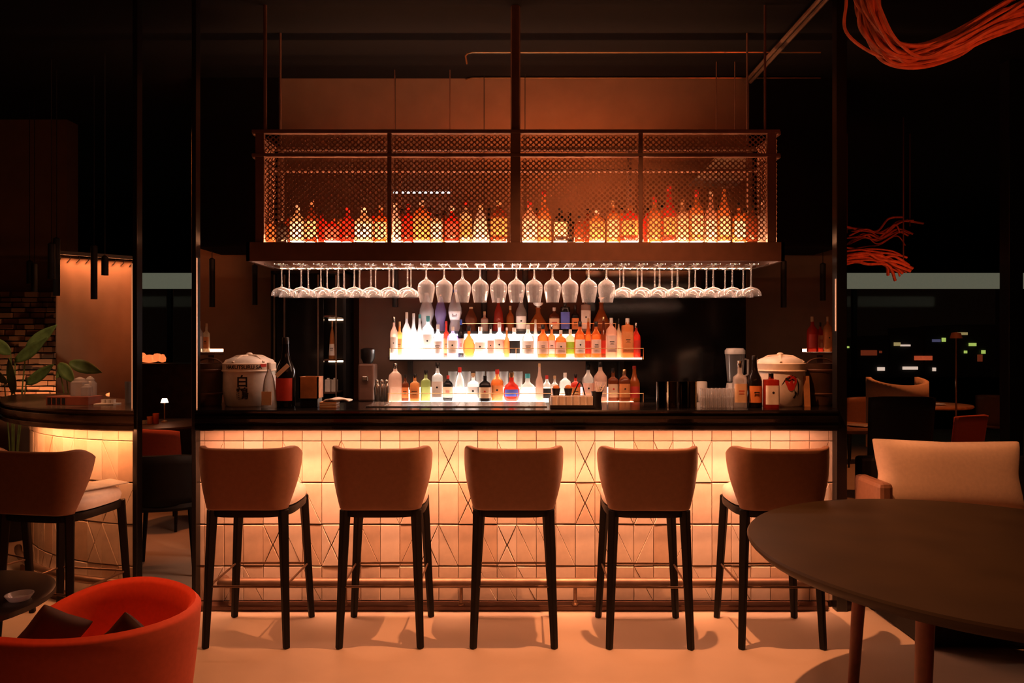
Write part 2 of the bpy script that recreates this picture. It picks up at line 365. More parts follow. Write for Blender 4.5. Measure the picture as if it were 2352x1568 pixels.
for i in range(12):
    a0_, a1_ = a-(TW/R0)*i, a-(TW/R0)*(i+1)
    q = []
    for aa, rr in ((a0_, R0+.05), (a1_, R0+.05), (a1_, R0-.03), (a0_, R0-.03)): q.append((-1.95+rr*math.sin(aa)+2.9, 3.955+1.72-rr*math.cos(aa)-4.5))
    pl.prism(q, 0, .035)
o = ob('plinth', pl, M_frame, lb, smooth=0)
pts = []
for i in range(13):
    aa = a-(TW/R0)*(i*.95+.3); pts.append((-1.95+(R0+.06)*math.sin(aa)+2.9, 3.955+1.72-(R0+.06)*math.cos(aa)-4.5, .16))
ob('foot_rail', MB().tube(pts, .022, 10), M_metal, lb)

# ------------------------------------------------------------------ bar stools
def make_stool(label):
    t = thing('bar_stool', (0, 0, 0), label, 'bar stool', group='leather bar stools along the bar')
    # seat cushion: rounded slab, front edge up
    def seat(u, v):
        a = 2*PI*u; p = 3.2; k = (abs(math.cos(a))**p+abs(math.sin(a))**p)**(-1/p)
        prof = [(0, .775), (.6, .772), (.85, .765), (.97, .748), (1, .725), (.98, .700), (.9, .694), (0, .694)]
        f = v*(len(prof)-1); i = min(int(f), len(prof)-2); w = f-i
        r = prof[i][0]*(1-w)+prof[i+1][0]*w; z = prof[i][1]*(1-w)+prof[i+1][1]*w
        return (.218*r*k*math.cos(a), .01+.222*r*k*math.sin(a), z)
    ob('seat', MB().grid(seat, 36, 14), M_seat, t, smooth=60)
    def fr(u, v):
        a = 2*PI*u; p = 4.0; k = (abs(math.cos(a))**p+abs(math.sin(a))**p)**(-1/p)
        prof = [(.80, .693), (1, .693), (1.01, .68), (.99, .655), (.80, .655), (.80, .693)]
        f = v*5; i = min(int(f), 4); w = f-i
        r = prof[i][0]*(1-w)+prof[i+1][0]*w; z = prof[i][1]*(1-w)+prof[i+1][1]*w
        return (.214*r*k*math.cos(a), .212*r*k*math.sin(a), z)
    ob('seat_frame', MB().grid(fr, 36, 5), M_leg, t, smooth=50)
    # wrap-round backrest shell
    def back(u, v):
        q = 2*u-1; w = .188+.050*math.sin(PI/2*min(1, v*1.15))
        aq = abs(q); A = 1.12*aq**1.15                       # angle round the shell: flat middle, wings turning forward
        x = math.copysign(w*min(1.0, math.sin(min(PI/2, A*1.42))**.72 if A*1.42 < PI/2 else 1.0), q)
        y = -.226-.018*v+(.055+.10*v)*max(0, (aq-.45)/.55)**1.7
        e = max(0, (aq-.74)/.26)
        z = .697+.314*v+(.016*aq**2-.008)*v**3-.055*e**2*v**1.5
        return (x, y, z)
    g = MB().grid(back, 32, 12)
    o = ob('backrest', g, M_leath, t, smooth=60)
    s = o.modifiers.new('shell', 'SOLIDIFY'); s.thickness = .032; s.offset = 0
    bv = o.modifiers.new('rim', 'BEVEL'); bv.width = .011; bv.segments = 3; bv.limit_method = 'ANGLE'; bv.angle_limit = .9
    for sx in (-1, 1):
        for sy in (-1, 1):
            x0, x1 = .178*sx, (.203 if sy < 0 else .215)*sx; y0, y1 = .178*sy, .205*sy
            pts = [(x0, y0, .69), (x0+(x1-x0)*.1, y0+(y1-y0)*.1, .62), (x1, y1, .0)]
            ob('leg', MB().tube(pts, [.031, .029, .021], 4, sq=True), M_leg, t, smooth=0, bevel=.006)
    def rail(z, y): return y
    for z in (.305,):
        k = 1-z/.69; xn, xf, yn, yf = .178+.025*k, .178+.037*k, .178+.027*k, .178+.027*k
        ob('footrest', MB().tube([(-xn, -yn, z), (xn, -yn, z)], .006, 8).tube([(xn, -yn, z), (xf+.0, yf, z), (-xf, yf, z), (-xn, -yn, z)], .006, 8), M_metal, t)
    return t
st = make_stool('tan leather bar stool, leftmost of the five along the straight bar, below the lettered barrel')
spots = [(-1.332, 3.80, 0, None), (-.664, 3.80, .01, 'tan leather bar stool, second from left at straight bar, left of the middle one'),
         (.009, 3.80, 0, 'tan leather bar stool standing in the middle of the row of five'),
         (.692, 3.79, -.015, 'tan leather bar stool, second from right, creased back, next to middle stool'),
         (1.352, 3.79, -.01, 'tan leather bar stool at right end of row, half hidden by round table'),
         (-2.30, 3.70, -.16, 'dark-backed leather bar stool at the curved counter with a folded menu on it'),
         (-3.0, 3.98, -.45, 'pale leather bar stool at far left, cut by the frame, behind the dark-backed stool')]
for i, (x, y, rz, lab) in enumerate(spots):
    s_ = st if i == 0 else copy_tree(st)
    s_.location = (x, y, 0); s_.rotation_euler = (0, 0, rz)
    if lab: s_['label'] = lab
# folded menu lying on the left stool's seat
mn = thing('menu', (-2.18, 3.78, .777), 'thin grey folded menu lying on the seat of the left stool', 'menu', rz=-.5)
ob('cover', MB().box((0, 0, .006), (.17, .24, .003), ry=.02), mat('grey_card', (.55, .52, .48), .6), mn, smooth=0)
ob('page', MB().box((0, 0, .0025), (.165, .235, .004)), M_paper, mn, smooth=0)

# ------------------------------------------------------------------ bottle canopy with mesh sides and glass rack
CF, CB = 4.20, 4.58
cx0, cx1 = X(590, CF), X(1783, CF)
can = thing('bottle_canopy', (0.02, 4.39, 2.003), 'bronze mesh hanging canopy full of bottles above the bar, with glass rack below', 'shelf')
CO = Vector((0.02, 4.39, 2.003))
def cb(name, c, size, m=M_frame, bevel=.003, **kw): return ob(name, MB().box(Vector(c)-CO, size, **kw), m, can, smooth=0, bevel=bevel)
zt, zm, zb, z0 = Z(303, CF), Z(357, CF), Z(557, CF), Z(600, CF)
sl = MB().box((0, -.205, (zb-z0)/2), (3.13, .02, zb-z0)).box((0, .225, (zb-z0)/2), (3.13, .02, zb-z0)).box((-1.555, .01, (zb-z0)/2), (.02, .45, zb-z0)).box((1.555, .01, (zb-z0)/2), (.02, .45, zb-z0)).box((0, .01, zb-z0-.01), (3.11, .44, .02))
ob('shelf_tray', sl, M_frame, can, smooth=0)
for px in (598, 1771):
    for d in (CF, CB): cb('corner_post', (X(px, CF), d, (zb+zt)/2), (.05 if d == CF else .03, .03, zt-zb))
for px, w in ((895, .024), (1184, .058), (1471, .024)):
    cb('front_post', (X(px, CF), CF+.002, (zb+zt)/2), (w, .032, zt-zb))
    if px != 1184: cb('back_post', (X(px, CF), CB, (zb+zt)/2), (.024, .024, zt-zb))
for d in (CF, CB):
    cb('top_rail', (0.023, d, zt), (3.08, .034, .022)); cb('middle_rail', (0.023, d, zm), (3.08, .036, .020))
for x in (cx0-.02, cx1+.02):
    cb('side_rail', (x, (CF+CB)/2, zt), (.028, CB-CF-.03, .022)); cb('side_rail', (x, (CF+CB)/2, zm), (.028, CB-CF-.03, .020))
def perf(w, h, pit=.0338, rad=.0092, t=.0016):
    """perforated sheet in XZ, holes on a diagonal lattice, thickness t"""
    nx, nz = max(1, round(w/pit)), max(1, round(h/(pit*.5*.94)))//2*2
    px, pz = w/nx, h/(nz/2)
    V = []; Fc = []; NH = 8
    for r in range(nz):
        for c in range(nx+1):
            cx = (c+(.5 if r % 2 else 0))*px; cz = (r+.5)*pz/2
            half = (r % 2 == 0)
            dia = [(cx-px/2, cz), (cx, cz-pz/2), (cx+px/2, cz), (cx, cz+pz/2)]
            if cx < px*.4 or cx > w-px*.4 or cz < pz*.4 or cz > h-pz*.4:
                continue
            n0 = len(V)
            for y in (0, t):
                for (a, b) in dia: V.append((a-w/2, y, b))
                for k in range(NH):
                    an = PI+2*PI*k/NH; V.append((cx+rad*math.cos(an)-w/2, y, cz+rad*math.sin(an)))
            q = 4+NH
            for y in (0, 1):
                o_ = n0+y*q
                for s_ in range(4):
                    a, b = o_+s_, o_+(s_+1) % 4; h0 = o_+4+2*s_; h1 = o_+4+(2*s_+1) % NH; h2 = o_+4+(2*s_+2) % NH
                    Fc += [(a, b, h2), (a, h2, h1), (a, h1, h0)]
            for k in range(NH): Fc.append((n0+4+k, n0+4+(k+1) % NH, n0+q+4+(k+1) % NH, n0+q+4+k))
    m = MB(); m.v = V; m.f = Fc; return m
bx = [X(610, CF), X(889, CF), X(901, CF), X(1173, CF), X(1195, CF), X(1465, CF), X(1477, CF), X(1759, CF)]
for i in range(4):
    w = bx[2*i+1]-bx[2*i]+.012; xc = (bx[2*i]+bx[2*i+1])/2-CO.x
    for za, zb_ in ((zb, zm-.008), (zm+.008, zt-.008)):
        m = perf(w, zb_-za); ob('mesh_panel', m, M_mesh, can, loc=(xc, CF-.004-CO.y, za-CO.z), smooth=0)
for x in (cx0-.012, cx1+.012):
    for za, zb_ in ((zb, zm-.008), (zm+.008, zt-.008)):
        ob('mesh_panel', perf(CB-CF-.03, zb_-za), M_mesh, can, loc=(x-CO.x, (CF+CB)/2-CO.y, za-CO.z), rot=(0, 0, PI/2), smooth=0)
for px, d, r in ((609, CF, .011), (656-12, CB, .008), (1184, CF+.02, .029), (1757, CF, .007), (1716, CB, .007)):
    x = X(px, d); b = MB().tube([(x-CO.x, d-CO.y, zt-CO.z), (x-CO.x, d-CO.y, 3.5-CO.z)], r, 8); ob('hanger', b, M_frame, can)
# rack rails: one wire loop between each pair of glasses
sx_ = [647, 692, 737, 777, 814, 852, 894, 936, 979, 1020, 1062, 1103, 1145, 1186, 1227, 1269, 1309, 1352, 1393, 1432, 1474, 1515, 1556, 1597, 1638, 1682, 1725]
GF = 4.27
gx = [X(p, GF) for p in sx_]
edges = [gx[0]-.055]+[(gx[i]+gx[i+1])/2 for i in range(26)]+[gx[-1]+.055]
rz_ = z0-.014
for e in edges:
    a, b_ = e-.030, e+.030; ry0, ry1 = 4.215-CO.y, 4.56-CO.y
    ob('rack_wire', MB().tube([(a-CO.x, ry0, rz_-CO.z), (a-CO.x, ry1, rz_-CO.z-.0), (b_-CO.x, ry1, rz_-CO.z), (b_-CO.x, ry0, rz_-CO.z)], .0028, 6), M_steel, can)
ob('strip_light', MB().box((0, .20, -.002), (3.0, .012, .006)), glow('rack_glow', (1, .5, .25), 4), can, smooth=0)

# stemware hanging from the rack
coupe_p = [(.036, 0), (.036, -.003), (.012, -.007), (.0045, -.016), (.0035, -.05), (.0038, -.125), (.008, -.135), (.030, -.142), (.048, -.153), (.058, -.170), (.060, -.188)]
wine_p = [(.036, 0), (.036, -.003), (.012, -.008), (.0048, -.018), (.004, -.06), (.0055, -.078), (.014, -.092), (.034, -.104), (.048, -.120), (.0515, -.138), (.049, -.165), (.042, -.200), (.0375, -.226)]
def stem_parts(prof, cut, nn=28, ang=70):
    return MB().lathe(prof[:cut+1], 20, cap=False).mesh('stem', M_glass, 70), MB().lathe(prof[cut:], nn, cap=False).mesh('bowl', M_glass, ang)
cm = stem_parts(coupe_p, 6); wm = stem_parts(wine_p, 6, 14, 22)
def hang(x, d, ms, label, group, name):
    t = thing(name, (x, d, rz_+.004), label, 'glass', group=group); t.empty_display_size = .03
    put('stem', ms[0], t); put('bowl', ms[1], t)
for i, x in enumerate(gx):
    if 8 <= i <= 18:
        hang(x, GF, wm, f'clear wine glass hanging upside down in the rack, {ORD[i-7]} wine glass from left', 'wine glasses hanging from the rack', 'wine_glass')
    else:
        left = i < 8; k = i+1 if left else i-18
        side = 'left' if left else 'right'
        hang(x, GF, cm, f'shallow coupe glass hanging upside down, {ORD[k]} from left in {side} group, front row', f'coupe glasses hanging on the {side}', 'coupe_glass')
        hang(x, GF+.145, cm, f'shallow coupe glass hanging upside down, {ORD[k]} from left in {side} group, rear row', f'coupe glasses hanging on the {side}', 'coupe_glass')

# ------------------------------------------------------------------ bottles
GL = {'clear': bottle_mat('clear_bottle', (.92, .88, .84), .6, .45), 'white': bottle_mat('white_bottle', (.95, .93, .92), .6, .1), 'amber': bottle_mat('amber_bottle', (.75, .22, .05), .65, .25),
      'red': bottle_mat('red_bottle', (.70, .07, .04), .65, .2), 'brown': bottle_mat('brown_bottle', (.30, .08, .03), .6, .2), 'black': bottle_mat('black_bottle', (.015, .012, .012), .3), 'green': bottle_mat('green_bottle', (.50, .56, .22), .65, .3),
      'lilac': bottle_mat('lilac_bottle', (.55, .45, .85), .6, .3), 'orange': bottle_mat('orange_bottle', (.85, .38, .14), .6, .15), 'pink': bottle_mat('pink_bottle', (.90, .62, .50), .6, .2), 'cream': bottle_mat('cream_bottle', (.90, .76, .58), .6, .1)}
CAPS = {'black': M_black, 'white': M_white, 'silver': M_steel, 'cork': mat('cork', (.55, .36, .2), .8), 'red': M_redink, 'gold': M_brass, 'teal': mat('teal_foil', (.05, .35, .4), .4), 'blue': mat('blue_foil', (.04, .10, .5), .4)}
LABS = {'white': mat('white_label', (.85, .82, .78), .7), 'black': M_ink, 'orange': mat('orange_label', (.75, .27, .08), .6), 'beige': mat('beige_label', (.75, .55, .36), .7), 'red': mat('red_label', (.6, .05, .03), .6), 'green': mat('green_label', (.35, .75, .05), .6), 'blue': mat('blue_label', (.12, .18, .8), .6), 'pink': mat('pink_label', (.85, .62, .52), .7)}
STY = {  # (profile, superellipse power, body top for label range)
 'round': ([(0, 0), (.92, 0), (1, .02), (1, .55), (.93, .63), (.55, .71), (.32, .77), (.28, .90)], 2, (.12, .5)),
 'square': ([(0, 0), (.80, 0), (.86, .02), (.86, .60), (.80, .66), (.40, .71), (.28, .74), (.27, .90)], 5, (.12, .52)),
 'squat': ([(0, 0), (.95, 0), (1, .03), (1, .60), (.9, .70), (.5, .77), (.3, .80), (.27, .90)], 3, (.14, .56)),
 'conical': ([(0, 0), (.95, 0), (1, .03), (.85, .3), (.66, .6), (.45, .72), (.25, .80), (.23, .90)], 2, (.1, .4)),
 'decanter': ([(0, 0), (.96, 0), (1, .04), (.97, .14), (.75, .36), (.45, .54), (.24, .66), (.20, .80), (.26, .86)], 2.3, (.08, .3)),
 'gourd': ([(0, 0), (.75, 0), (.84, .04), (.8, .16), (.68, .26), (.85, .36), (1, .46), (.95, .58), (.62, .76), (.36, .88), (.26, .96)], 2, (.3, .5)),
 'flask': ([(0, 0), (.6, 0), (.85, .06), (1, .24), (.97, .42), (.75, .56), (.42, .64), (.28, .70), (.26, .88)], 2, (.18, .42)),
 'tall': ([(0, 0), (.95, 0), (1, .02), (1, .50), (.85, .58), (.5, .68), (.36, .78), (.30, .95)], 2, (.1, .42)),
 'boxy': ([(0, 0), (.84, 0), (.86, .02), (.86, .78), (.82, .82), (.30, .84), (.28, .90)], 7, (.12, .66)),
}
DEP = {'flask': .45, 'decanter': .6}
BR = random.Random(21)
def bottle(x, d, z, w, h, style, glass, cap, lab, label, group, shade=None):
    prof, p, lr = STY[style]; r = w/2; sy = DEP.get(style, 1.0)
    if p > 3: r *= .98
    t = thing('bottle', (x, d, z), label, 'bottle', group=group, rz=0); t.empty_display_size = .03
    body = [(a*r, b*h) for a, b in prof]
    ob('glass_body', MB().lathe(body, 20, sy=sy, p=p), GL[glass], t, smooth=50)
    nr = prof[-1][0]*r; top = prof[-1][1]*h
    if style == 'decanter':
        ob('stopper', MB().lathe([(nr*.6, top-.002), (nr*.6, top+.01), (nr*1.5, top+.02), (nr*1.9, top+.035), (nr*1.6, h), (0, h)], 14), CAPS[cap], t)
    else:
        ob('cap', MB().lathe([(nr*1.12, top-.045*h), (nr*1.15, top-.04*h), (nr*1.15, h*.99), (nr*1.0, h), (0, h)], 14), CAPS[cap], t)
    if lab:
        a, b = lr; n = 8; pts = []
        for i in range(n+1):
            v = a+(b-a)*i/n
            for j in range(len(prof)-1):
                if prof[j][1] <= v <= prof[j+1][1] and prof[j+1][1] > prof[j][1]:
                    q = (v-prof[j][1])/(prof[j+1][1]-prof[j][1]); rr = prof[j][0]*(1-q)+prof[j+1][0]*q
            pts.append((rr*r+.0009, v*h))
        m = MB().lathe(pts, 14, sy=sy, p=p, a0=-PI/2-1.0, a1=-PI/2+1.0)
        o = ob('paper_label', m, LABS[lab], t, smooth=60)
        if lab in ('white', 'beige', 'pink', 'orange') and h > .14:
            mk = {'white': M_ink, 'pink': M_ink, 'beige': M_redink, 'orange': M_ink}[lab]
            zz = (a+(b-a)*.62)*h; rr = pts[4][0]*(1.0 if p < 4 else .99)*sy
            if BR.random() < .4: ob('emblem', MB().lathe([(r*.16, 0), (r*.16, .0012), (0, .0012)], 10), mk, o, loc=(0, -rr, zz), rot=(PI/2, 0, 0))
            else: ob('print_line', MB().box((0, -rr, zz), (r*BR.uniform(.6, 1.0), .0016, .005)).box((0, -rr, zz-.011), (r*BR.uniform(.4, .8), .0016, .0025)).box((0, -rr, zz-.018), (r*.7, .0016, .0025)), mk, o, smooth=0)
    return t
def row(items, d, basey, group, place, jit=.02, wk=1.12):
    s = F/d; z = Z(basey, d)
    order = sorted(items); P = []
    for i, it in enumerate(order):
        dd = d+(jit if i % 2 else -jit); P.append([X(it[0], dd), dd, it[2]*wk/s/2])
    for _ in range(6):                                       # neighbours stand clear of one another
        for i in range(len(P)-1):
            a, b_ = P[i], P[i+1]; g = math.hypot(a[0]-b_[0], a[1]-b_[1])*.985
            if a[2]+b_[2] > g: k = g/(a[2]+b_[2]); a[2] *= k; b_[2] *= k
    for i, (it, (x, dd, r)) in enumerate(zip(order, P)):
        px, topy, w, style, glass, cap, lab = it; dl = f'{lab} label' if lab else 'no label'
        bottle(x, dd, z, 2*r, (basey-topy)/s, style, glass, cap, lab, f'{glass} {style} bottle, {cap} cap, {dl}, {ORD[i+1]} from left, {place}', group)

UP = [(905, 727, 16, 'round', 'pink', 'silver', 'white'), (918, 738, 15, 'square', 'orange', 'cork', 'orange'), (934, 717, 17, 'round', 'white', 'white', None), (950, 719, 15, 'tall', 'white', 'white', None), (964, 722, 14, 'tall', 'white', 'teal', None),
 (983, 725, 24, 'squat', 'white', 'teal', 'white'), (1006, 745, 19, 'round', 'clear', 'white', 'white'), (1025, 737, 14, 'square', 'red', 'red', 'orange'), (1040, 750, 23, 'squat', 'lilac', 'white', 'white'), (1059, 733, 14, 'round', 'black', 'blue', 'beige'),
 (1077, 748, 24, 'flask', 'amber', 'black', None), (1103, 750, 25, 'round', 'clear', 'white', 'pink'), (1127, 745, 17, 'square', 'clear', 'black', 'pink'), (1147, 740, 25, 'square', 'white', 'white', 'pink'), (1164, 752, 12, 'tall', 'orange', 'white', None), (1181, 752, 26, 'squat', 'clear', 'white', 'black'),
 (1213, 745, 24, 'round', 'clear', 'white', 'white'), (1230, 733, 13, 'tall', 'clear', 'cork', None), (1247, 745, 23, 'round', 'amber', 'black', 'pink'), (1267, 745, 18, 'square', 'orange', 'silver', 'white'), (1288, 758, 23, 'squat', 'amber', 'white', 'pink'), (1310, 756, 24, 'squat', 'cream', 'white', 'green'),
 (1332, 738, 25, 'round', 'amber', 'black', 'white'), (1351, 730, 16, 'tall', 'amber', 'cork', 'red'), (1369, 738, 24, 'round', 'amber', 'black', 'pink'), (1386, 727, 15, 'tall', 'brown', 'gold', 'red'), (1404, 730, 25, 'squat', 'pink', 'white', 'pink'), (1421, 731, 12, 'round', 'cream', 'black', None), (1441, 731, 29, 'boxy', 'orange', 'white', 'orange'), (1461, 741, 17, 'round', 'red', 'silver', 'red')]
BK = [(980, 672, 30, 'gourd', 'white', 'white', None), (1012, 675, 24, 'gourd', 'lilac', 'silver', None), (1045, 665, 28, 'gourd', 'white', 'blue', 'white'), (1082, 705, 26, 'gourd', 'brown', 'cork', None), (1113, 715, 18, 'square', 'pink', 'cork', None), (1145, 684, 25, 'conical', 'red', 'white', None), (1172, 702, 16, 'round', 'amber', 'cork', None),
 (1197, 674, 24, 'tall', 'clear', 'white', 'white'), (1236, 697, 48, 'decanter', 'amber', 'white', None), (1273, 706, 23, 'squat', 'brown', 'white', 'beige'), (1298, 692, 22, 'boxy', 'black', 'black', 'blue'), (1321, 700, 19, 'square', 'black', 'black', 'orange'), (1345, 686, 27, 'boxy', 'pink', 'black', 'white'), (1381, 682, 44, 'decanter', 'amber', 'silver', None)]
LO = [(908, 834, 34, 'squat', 'pink', 'silver', None), (931, 860, 21, 'square', 'brown', 'black', 'orange'), (953, 858, 23, 'square', 'orange', 'black', 'orange'), (978, 850, 25, 'square', 'green', 'black', None), (1005, 832, 30, 'square', 'clear', 'black', 'white'), (1029, 862, 22, 'squat', 'black', 'red', 'beige'), (1056, 843, 29, 'conical', 'clear', 'red', None),
 (1087, 857, 30, 'square', 'white', 'cork', 'white'), (1114, 862, 25, 'squat', 'black', 'black', 'beige'), (1142, 848, 28, 'round', 'amber', 'red', 'orange'), (1175, 855, 38, 'flask', 'red', 'gold', 'blue'), (1212, 858, 38, 'flask', 'clear', 'teal', None), (1239, 834, 15, 'tall', 'pink', 'cork', None), (1256, 862, 20, 'round', 'clear', 'red', 'black'),
 (1274, 862, 18, 'square', 'clear', 'cork', 'pink'), (1298, 856, 22, 'squat', 'white', 'white', None), (1322, 858, 21, 'square', 'red', 'black', 'orange'), (1351, 837, 29, 'round', 'clear', 'black', 'pink'), (1379, 829, 32, 'round', 'pink', 'black', 'pink'), (1408, 845, 26, 'square', 'brown', 'black', 'beige'), (1434, 848, 24, 'squat', 'brown', 'gold', 'orange'), (1457, 840, 21, 'tall', 'amber', 'red', 'red')]
CA = [(622, 508, 25, 'boxy', 'orange', 'cork', None), (648, 498, 27, 'squat', 'black', 'silver', 'black'), (683, 472, 32, 'round', 'cream', 'white', 'white'), (716, 459, 29, 'round', 'brown', 'cork', 'beige'), (764, 503, 33, 'squat', 'red', 'gold', 'red'), (799, 475, 29, 'round', 'red', 'red', None), (836, 478, 41, 'round', 'cream', 'white', 'white'), (875, 470, 33, 'square', 'amber', 'cork', 'beige'),
 (908, 468, 26, 'tall', 'white', 'white', None), (938, 467, 26, 'round', 'red', 'red', None), (969, 462, 37, 'squat', 'orange', 'white', 'orange'), (1003, 490, 29, 'boxy', 'cream', 'black', 'white'), (1038, 475, 29, 'round', 'red', 'white', 'red'), (1070, 459, 30, 'square', 'cream', 'red', 'orange'), (1104, 470, 37, 'conical', 'white', 'cork', None), (1146, 459, 36, 'squat', 'brown', 'cork', 'orange'),
 (1217, 464, 32, 'round', 'pink', 'red', 'pink'), (1250, 437, 30, 'tall', 'orange', 'red', 'beige'), (1287, 480, 29, 'squat', 'black', 'black', 'beige'), (1330, 492, 26, 'square', 'brown', 'black', None), (1371, 484, 32, 'squat', 'orange', 'white', 'orange'), (1408, 459, 30, 'square', 'orange', 'cork', 'beige'), (1447, 474, 40, 'squat', 'red', 'gold', 'orange'), (1504, 450, 34, 'round', 'orange', 'red', 'orange'), (1537, 428, 33, 'tall', 'red', 'red', 'orange'),
 (1567, 456, 32, 'square', 'cream', 'cork', 'beige'), (1600, 438, 32, 'round', 'orange', 'red', 'beige'), (1633, 438, 30, 'tall', 'pink', 'white', 'white'), (1663, 424, 29, 'tall', 'orange', 'silver', 'beige'), (1697, 464, 28, 'square', 'orange', 'black', 'white'), (1728, 470, 24, 'round', 'brown', 'black', None), (1752, 459, 22, 'round', 'white', 'white', None)]
DU, DB, DL, DC = 5.05, 5.20, 5.02, 4.40
row(UP, DU, 821, 'bottles in the front row of the lit display', 'lit display front row', wk=1.24)
row(BK, DB, 764, 'bottles in the back row of the lit display', 'lit display back row', .0)
row(LO, DL, 921, 'bottles on the lower back shelf', 'lower back shelf', wk=1.2)
row([(px, ty, 25, st_, g, 'black', None) for px, ty, st_, g in ((664, 490, 'round', 'brown'), (739, 484, 'square', 'red'), (782, 496, 'round', 'orange'), (856, 488, 'tall', 'red'), (923, 480, 'round', 'brown'), (986, 476, 'round', 'red'), (1020, 484, 'round', 'brown'), (1124, 478, 'round', 'black'), (1234, 478, 'round', 'brown'), (1308, 488, 'square', 'black'), (1350, 480, 'round', 'brown'), (1428, 474, 'tall', 'orange'), (1488, 476, 'round', 'red'), (1521, 464, 'round', 'orange'), (1584, 470, 'round', 'red'), (1648, 470, 'round', 'amber'), (1712, 476, 'round', 'orange'))], 4.51, 556, 'bottles in the rear row of the mesh canopy', 'rear row in the mesh canopy', .0)
row(CA, DC, 556, 'bottles inside the mesh canopy', 'front row in the mesh canopy', .02)

# lit stepped display
dz, bz = Z(821, DU), Z(764, DB)
ds = thing('bottle_display', (0.03, 5.1, dz), 'glowing white stepped bottle display with thin brass rails on the back wall', 'shelf')
x0, x1 = X(899, DU), X(1471, DU); xm = (x0+x1)/2
def dsb(name, c, size, m, bevel=0): return ob(name, MB().box(Vector(c)-Vector((.03, 5.1, dz)), size), m, ds, smooth=0, bevel=bevel)
dsb('shelf_board', (xm, 5.16, dz-.017), (x1-x0, .36, .012), M_black)
nseg = 6; est = [22, 18, 12, 8, 5.5, 4]; ecol = [(1, .95, .92), (1, .92, .87), (1, .85, .76), (1, .75, .6), (1, .63, .42), (1, .54, .32)]
for i in range(nseg):
    a = x0+(x1-x0)*i/nseg; b_ = x0+(x1-x0)*(i+1)/nseg; g = glow('display_glow_%d' % i, ecol[i], est[i])
    dsb('light_panel', ((a+b_)/2, 5.05, dz-.0055), (b_-a-.002, .13, .011), g)
    dsb('riser_panel', ((a+b_)/2, 5.13, (dz+bz)/2-.005), (b_-a-.002, .012, bz-dz-.012), g)
dsb('spill_block', (xm, 5.145, (dz+bz)/2+.005), (x1-x0, .012, bz-dz+.01), M_black)  # added black board that stops riser light reaching the wall
for q in (x0-.006, x1+.006): dsb('end_cap', (q, 5.08, dz-.002), (.01, .19, .02), M_black)
u0, u1 = X(955, DB), X(1412, DB)
dsb('upper_board', ((u0+u1)/2, 5.215, bz-.006), (u1-u0, .155, .011), M_black)
def rail(y, z, a, b_, drops):
    m = MB().tube([(a-.03, y-5.1, z-dz), (b_-.03, y-5.1, z-dz)], .0028, 6); ob('guard_rail', m, M_brass, ds)
    for q in drops: ob('rail_post', MB().tube([(q-.03, y-5.1, z-dz), (q-.03, y-5.1, z-dz-.075)], .0028, 6), M_brass, ds)
rail(4.975, dz+.065, x0, x1+.01, (x0+.002, (x0+x1)/2, x1+.008))
rail(5.135, bz+.066, X(1060, DB), u1, (X(1062, DB), u1-.003))
for q in (x0+.1, x1-.1): dsb('bracket', (q, 5.285, dz-.13), (.03, .09, .22), M_black)

# lower back counter
lz = Z(921, DL)
bc = thing('back_counter', (.05, 5.1, 0), 'low dark back counter behind the bar carrying a row of bottles', 'counter')
ob('counter_top', MB().box((.235, .0, lz-.015), (2.86, .44, .03)), M_stone, bc, smooth=0, bevel=.004)
ob('cabinet', MB().box((.235, .02, (lz-.03)/2), (2.82, .38, lz-.03)), M_blackmat, bc, smooth=0)
ob('light_strip', MB().box((-.1, .205, lz+.04), (1.75, .012, .08)), glow('lower_glow', (1, .76, .58), 6), bc, smooth=0)
for i in range(5):
    ob('light_panel', MB().box((-.79+.352*i, -.06, lz-.0005), (.345, .17, .003)), glow('low_glow_%d' % i, [(1, .72, .52), (1, .86, .76), (1, .84, .72), (1, .75, .58), (1, .5, .28)][i], [5, 11, 11, 7, 2.5][i]), bc, smooth=0)
for px in (892, 1187, 1478):
    ob('rail_post', MB().tube([(X(px, 4.91)-.05, -.19, lz), (X(px, 4.91)-.05, -.19, lz+.065)], .003, 6), M_brass, bc)
ob('guard_rail', MB().tube([(X(892, 4.91)-.05, -.19, lz+.062), (X(1478, 4.91)-.05, -.19, lz+.062)], .003, 6), M_brass, bc)
# back panel behind bottles and dark stone cladding right
struct('wall_panel', MB().box((X(1085, 5.33), 5.34, 1.03), (X(1345, 5.33)-X(825, 5.33), .03, 2.06)), mat('umber_panel', (.07, .030, .016), .85, var=.08, scale=6), 'brown panel behind the bottle display')
struct('wall_stone', MB().box(((X(1345, 5.33)+X(1712, 5.33))/2, 5.34, 1.03), (X(1712, 5.33)-X(1345, 5.33), .04, 2.06)), M_stone, 'black polished stone cladding right of the display')
# clear tumblers at the back of the lower shelf
def tumbler(x, d, z, r, h, label, group, name='tumbler', m=M_clear, n=16):
    t = MB().lathe([(0, .004), (r*.8, .004), (r*.82, 0), (r*.86, 0), (r, h), (r*.94, h), (r*.78, .009), (0, .009)], n)
    return tag(ob(name, t, m, loc=(x, d, z)), label, 'glass', group)
for i, px in enumerate((1040, 1071, 1103, 1128, 1157, 1190)):
    tumbler(X(px, 5.19), 5.19, lz, .034, .20, f'clear tall tumbler at back of lower shelf, {ORD[i+1]} from left', 'tumblers behind the lower bottles')

# ------------------------------------------------------------------ things on the bar top
CZ = 1.154
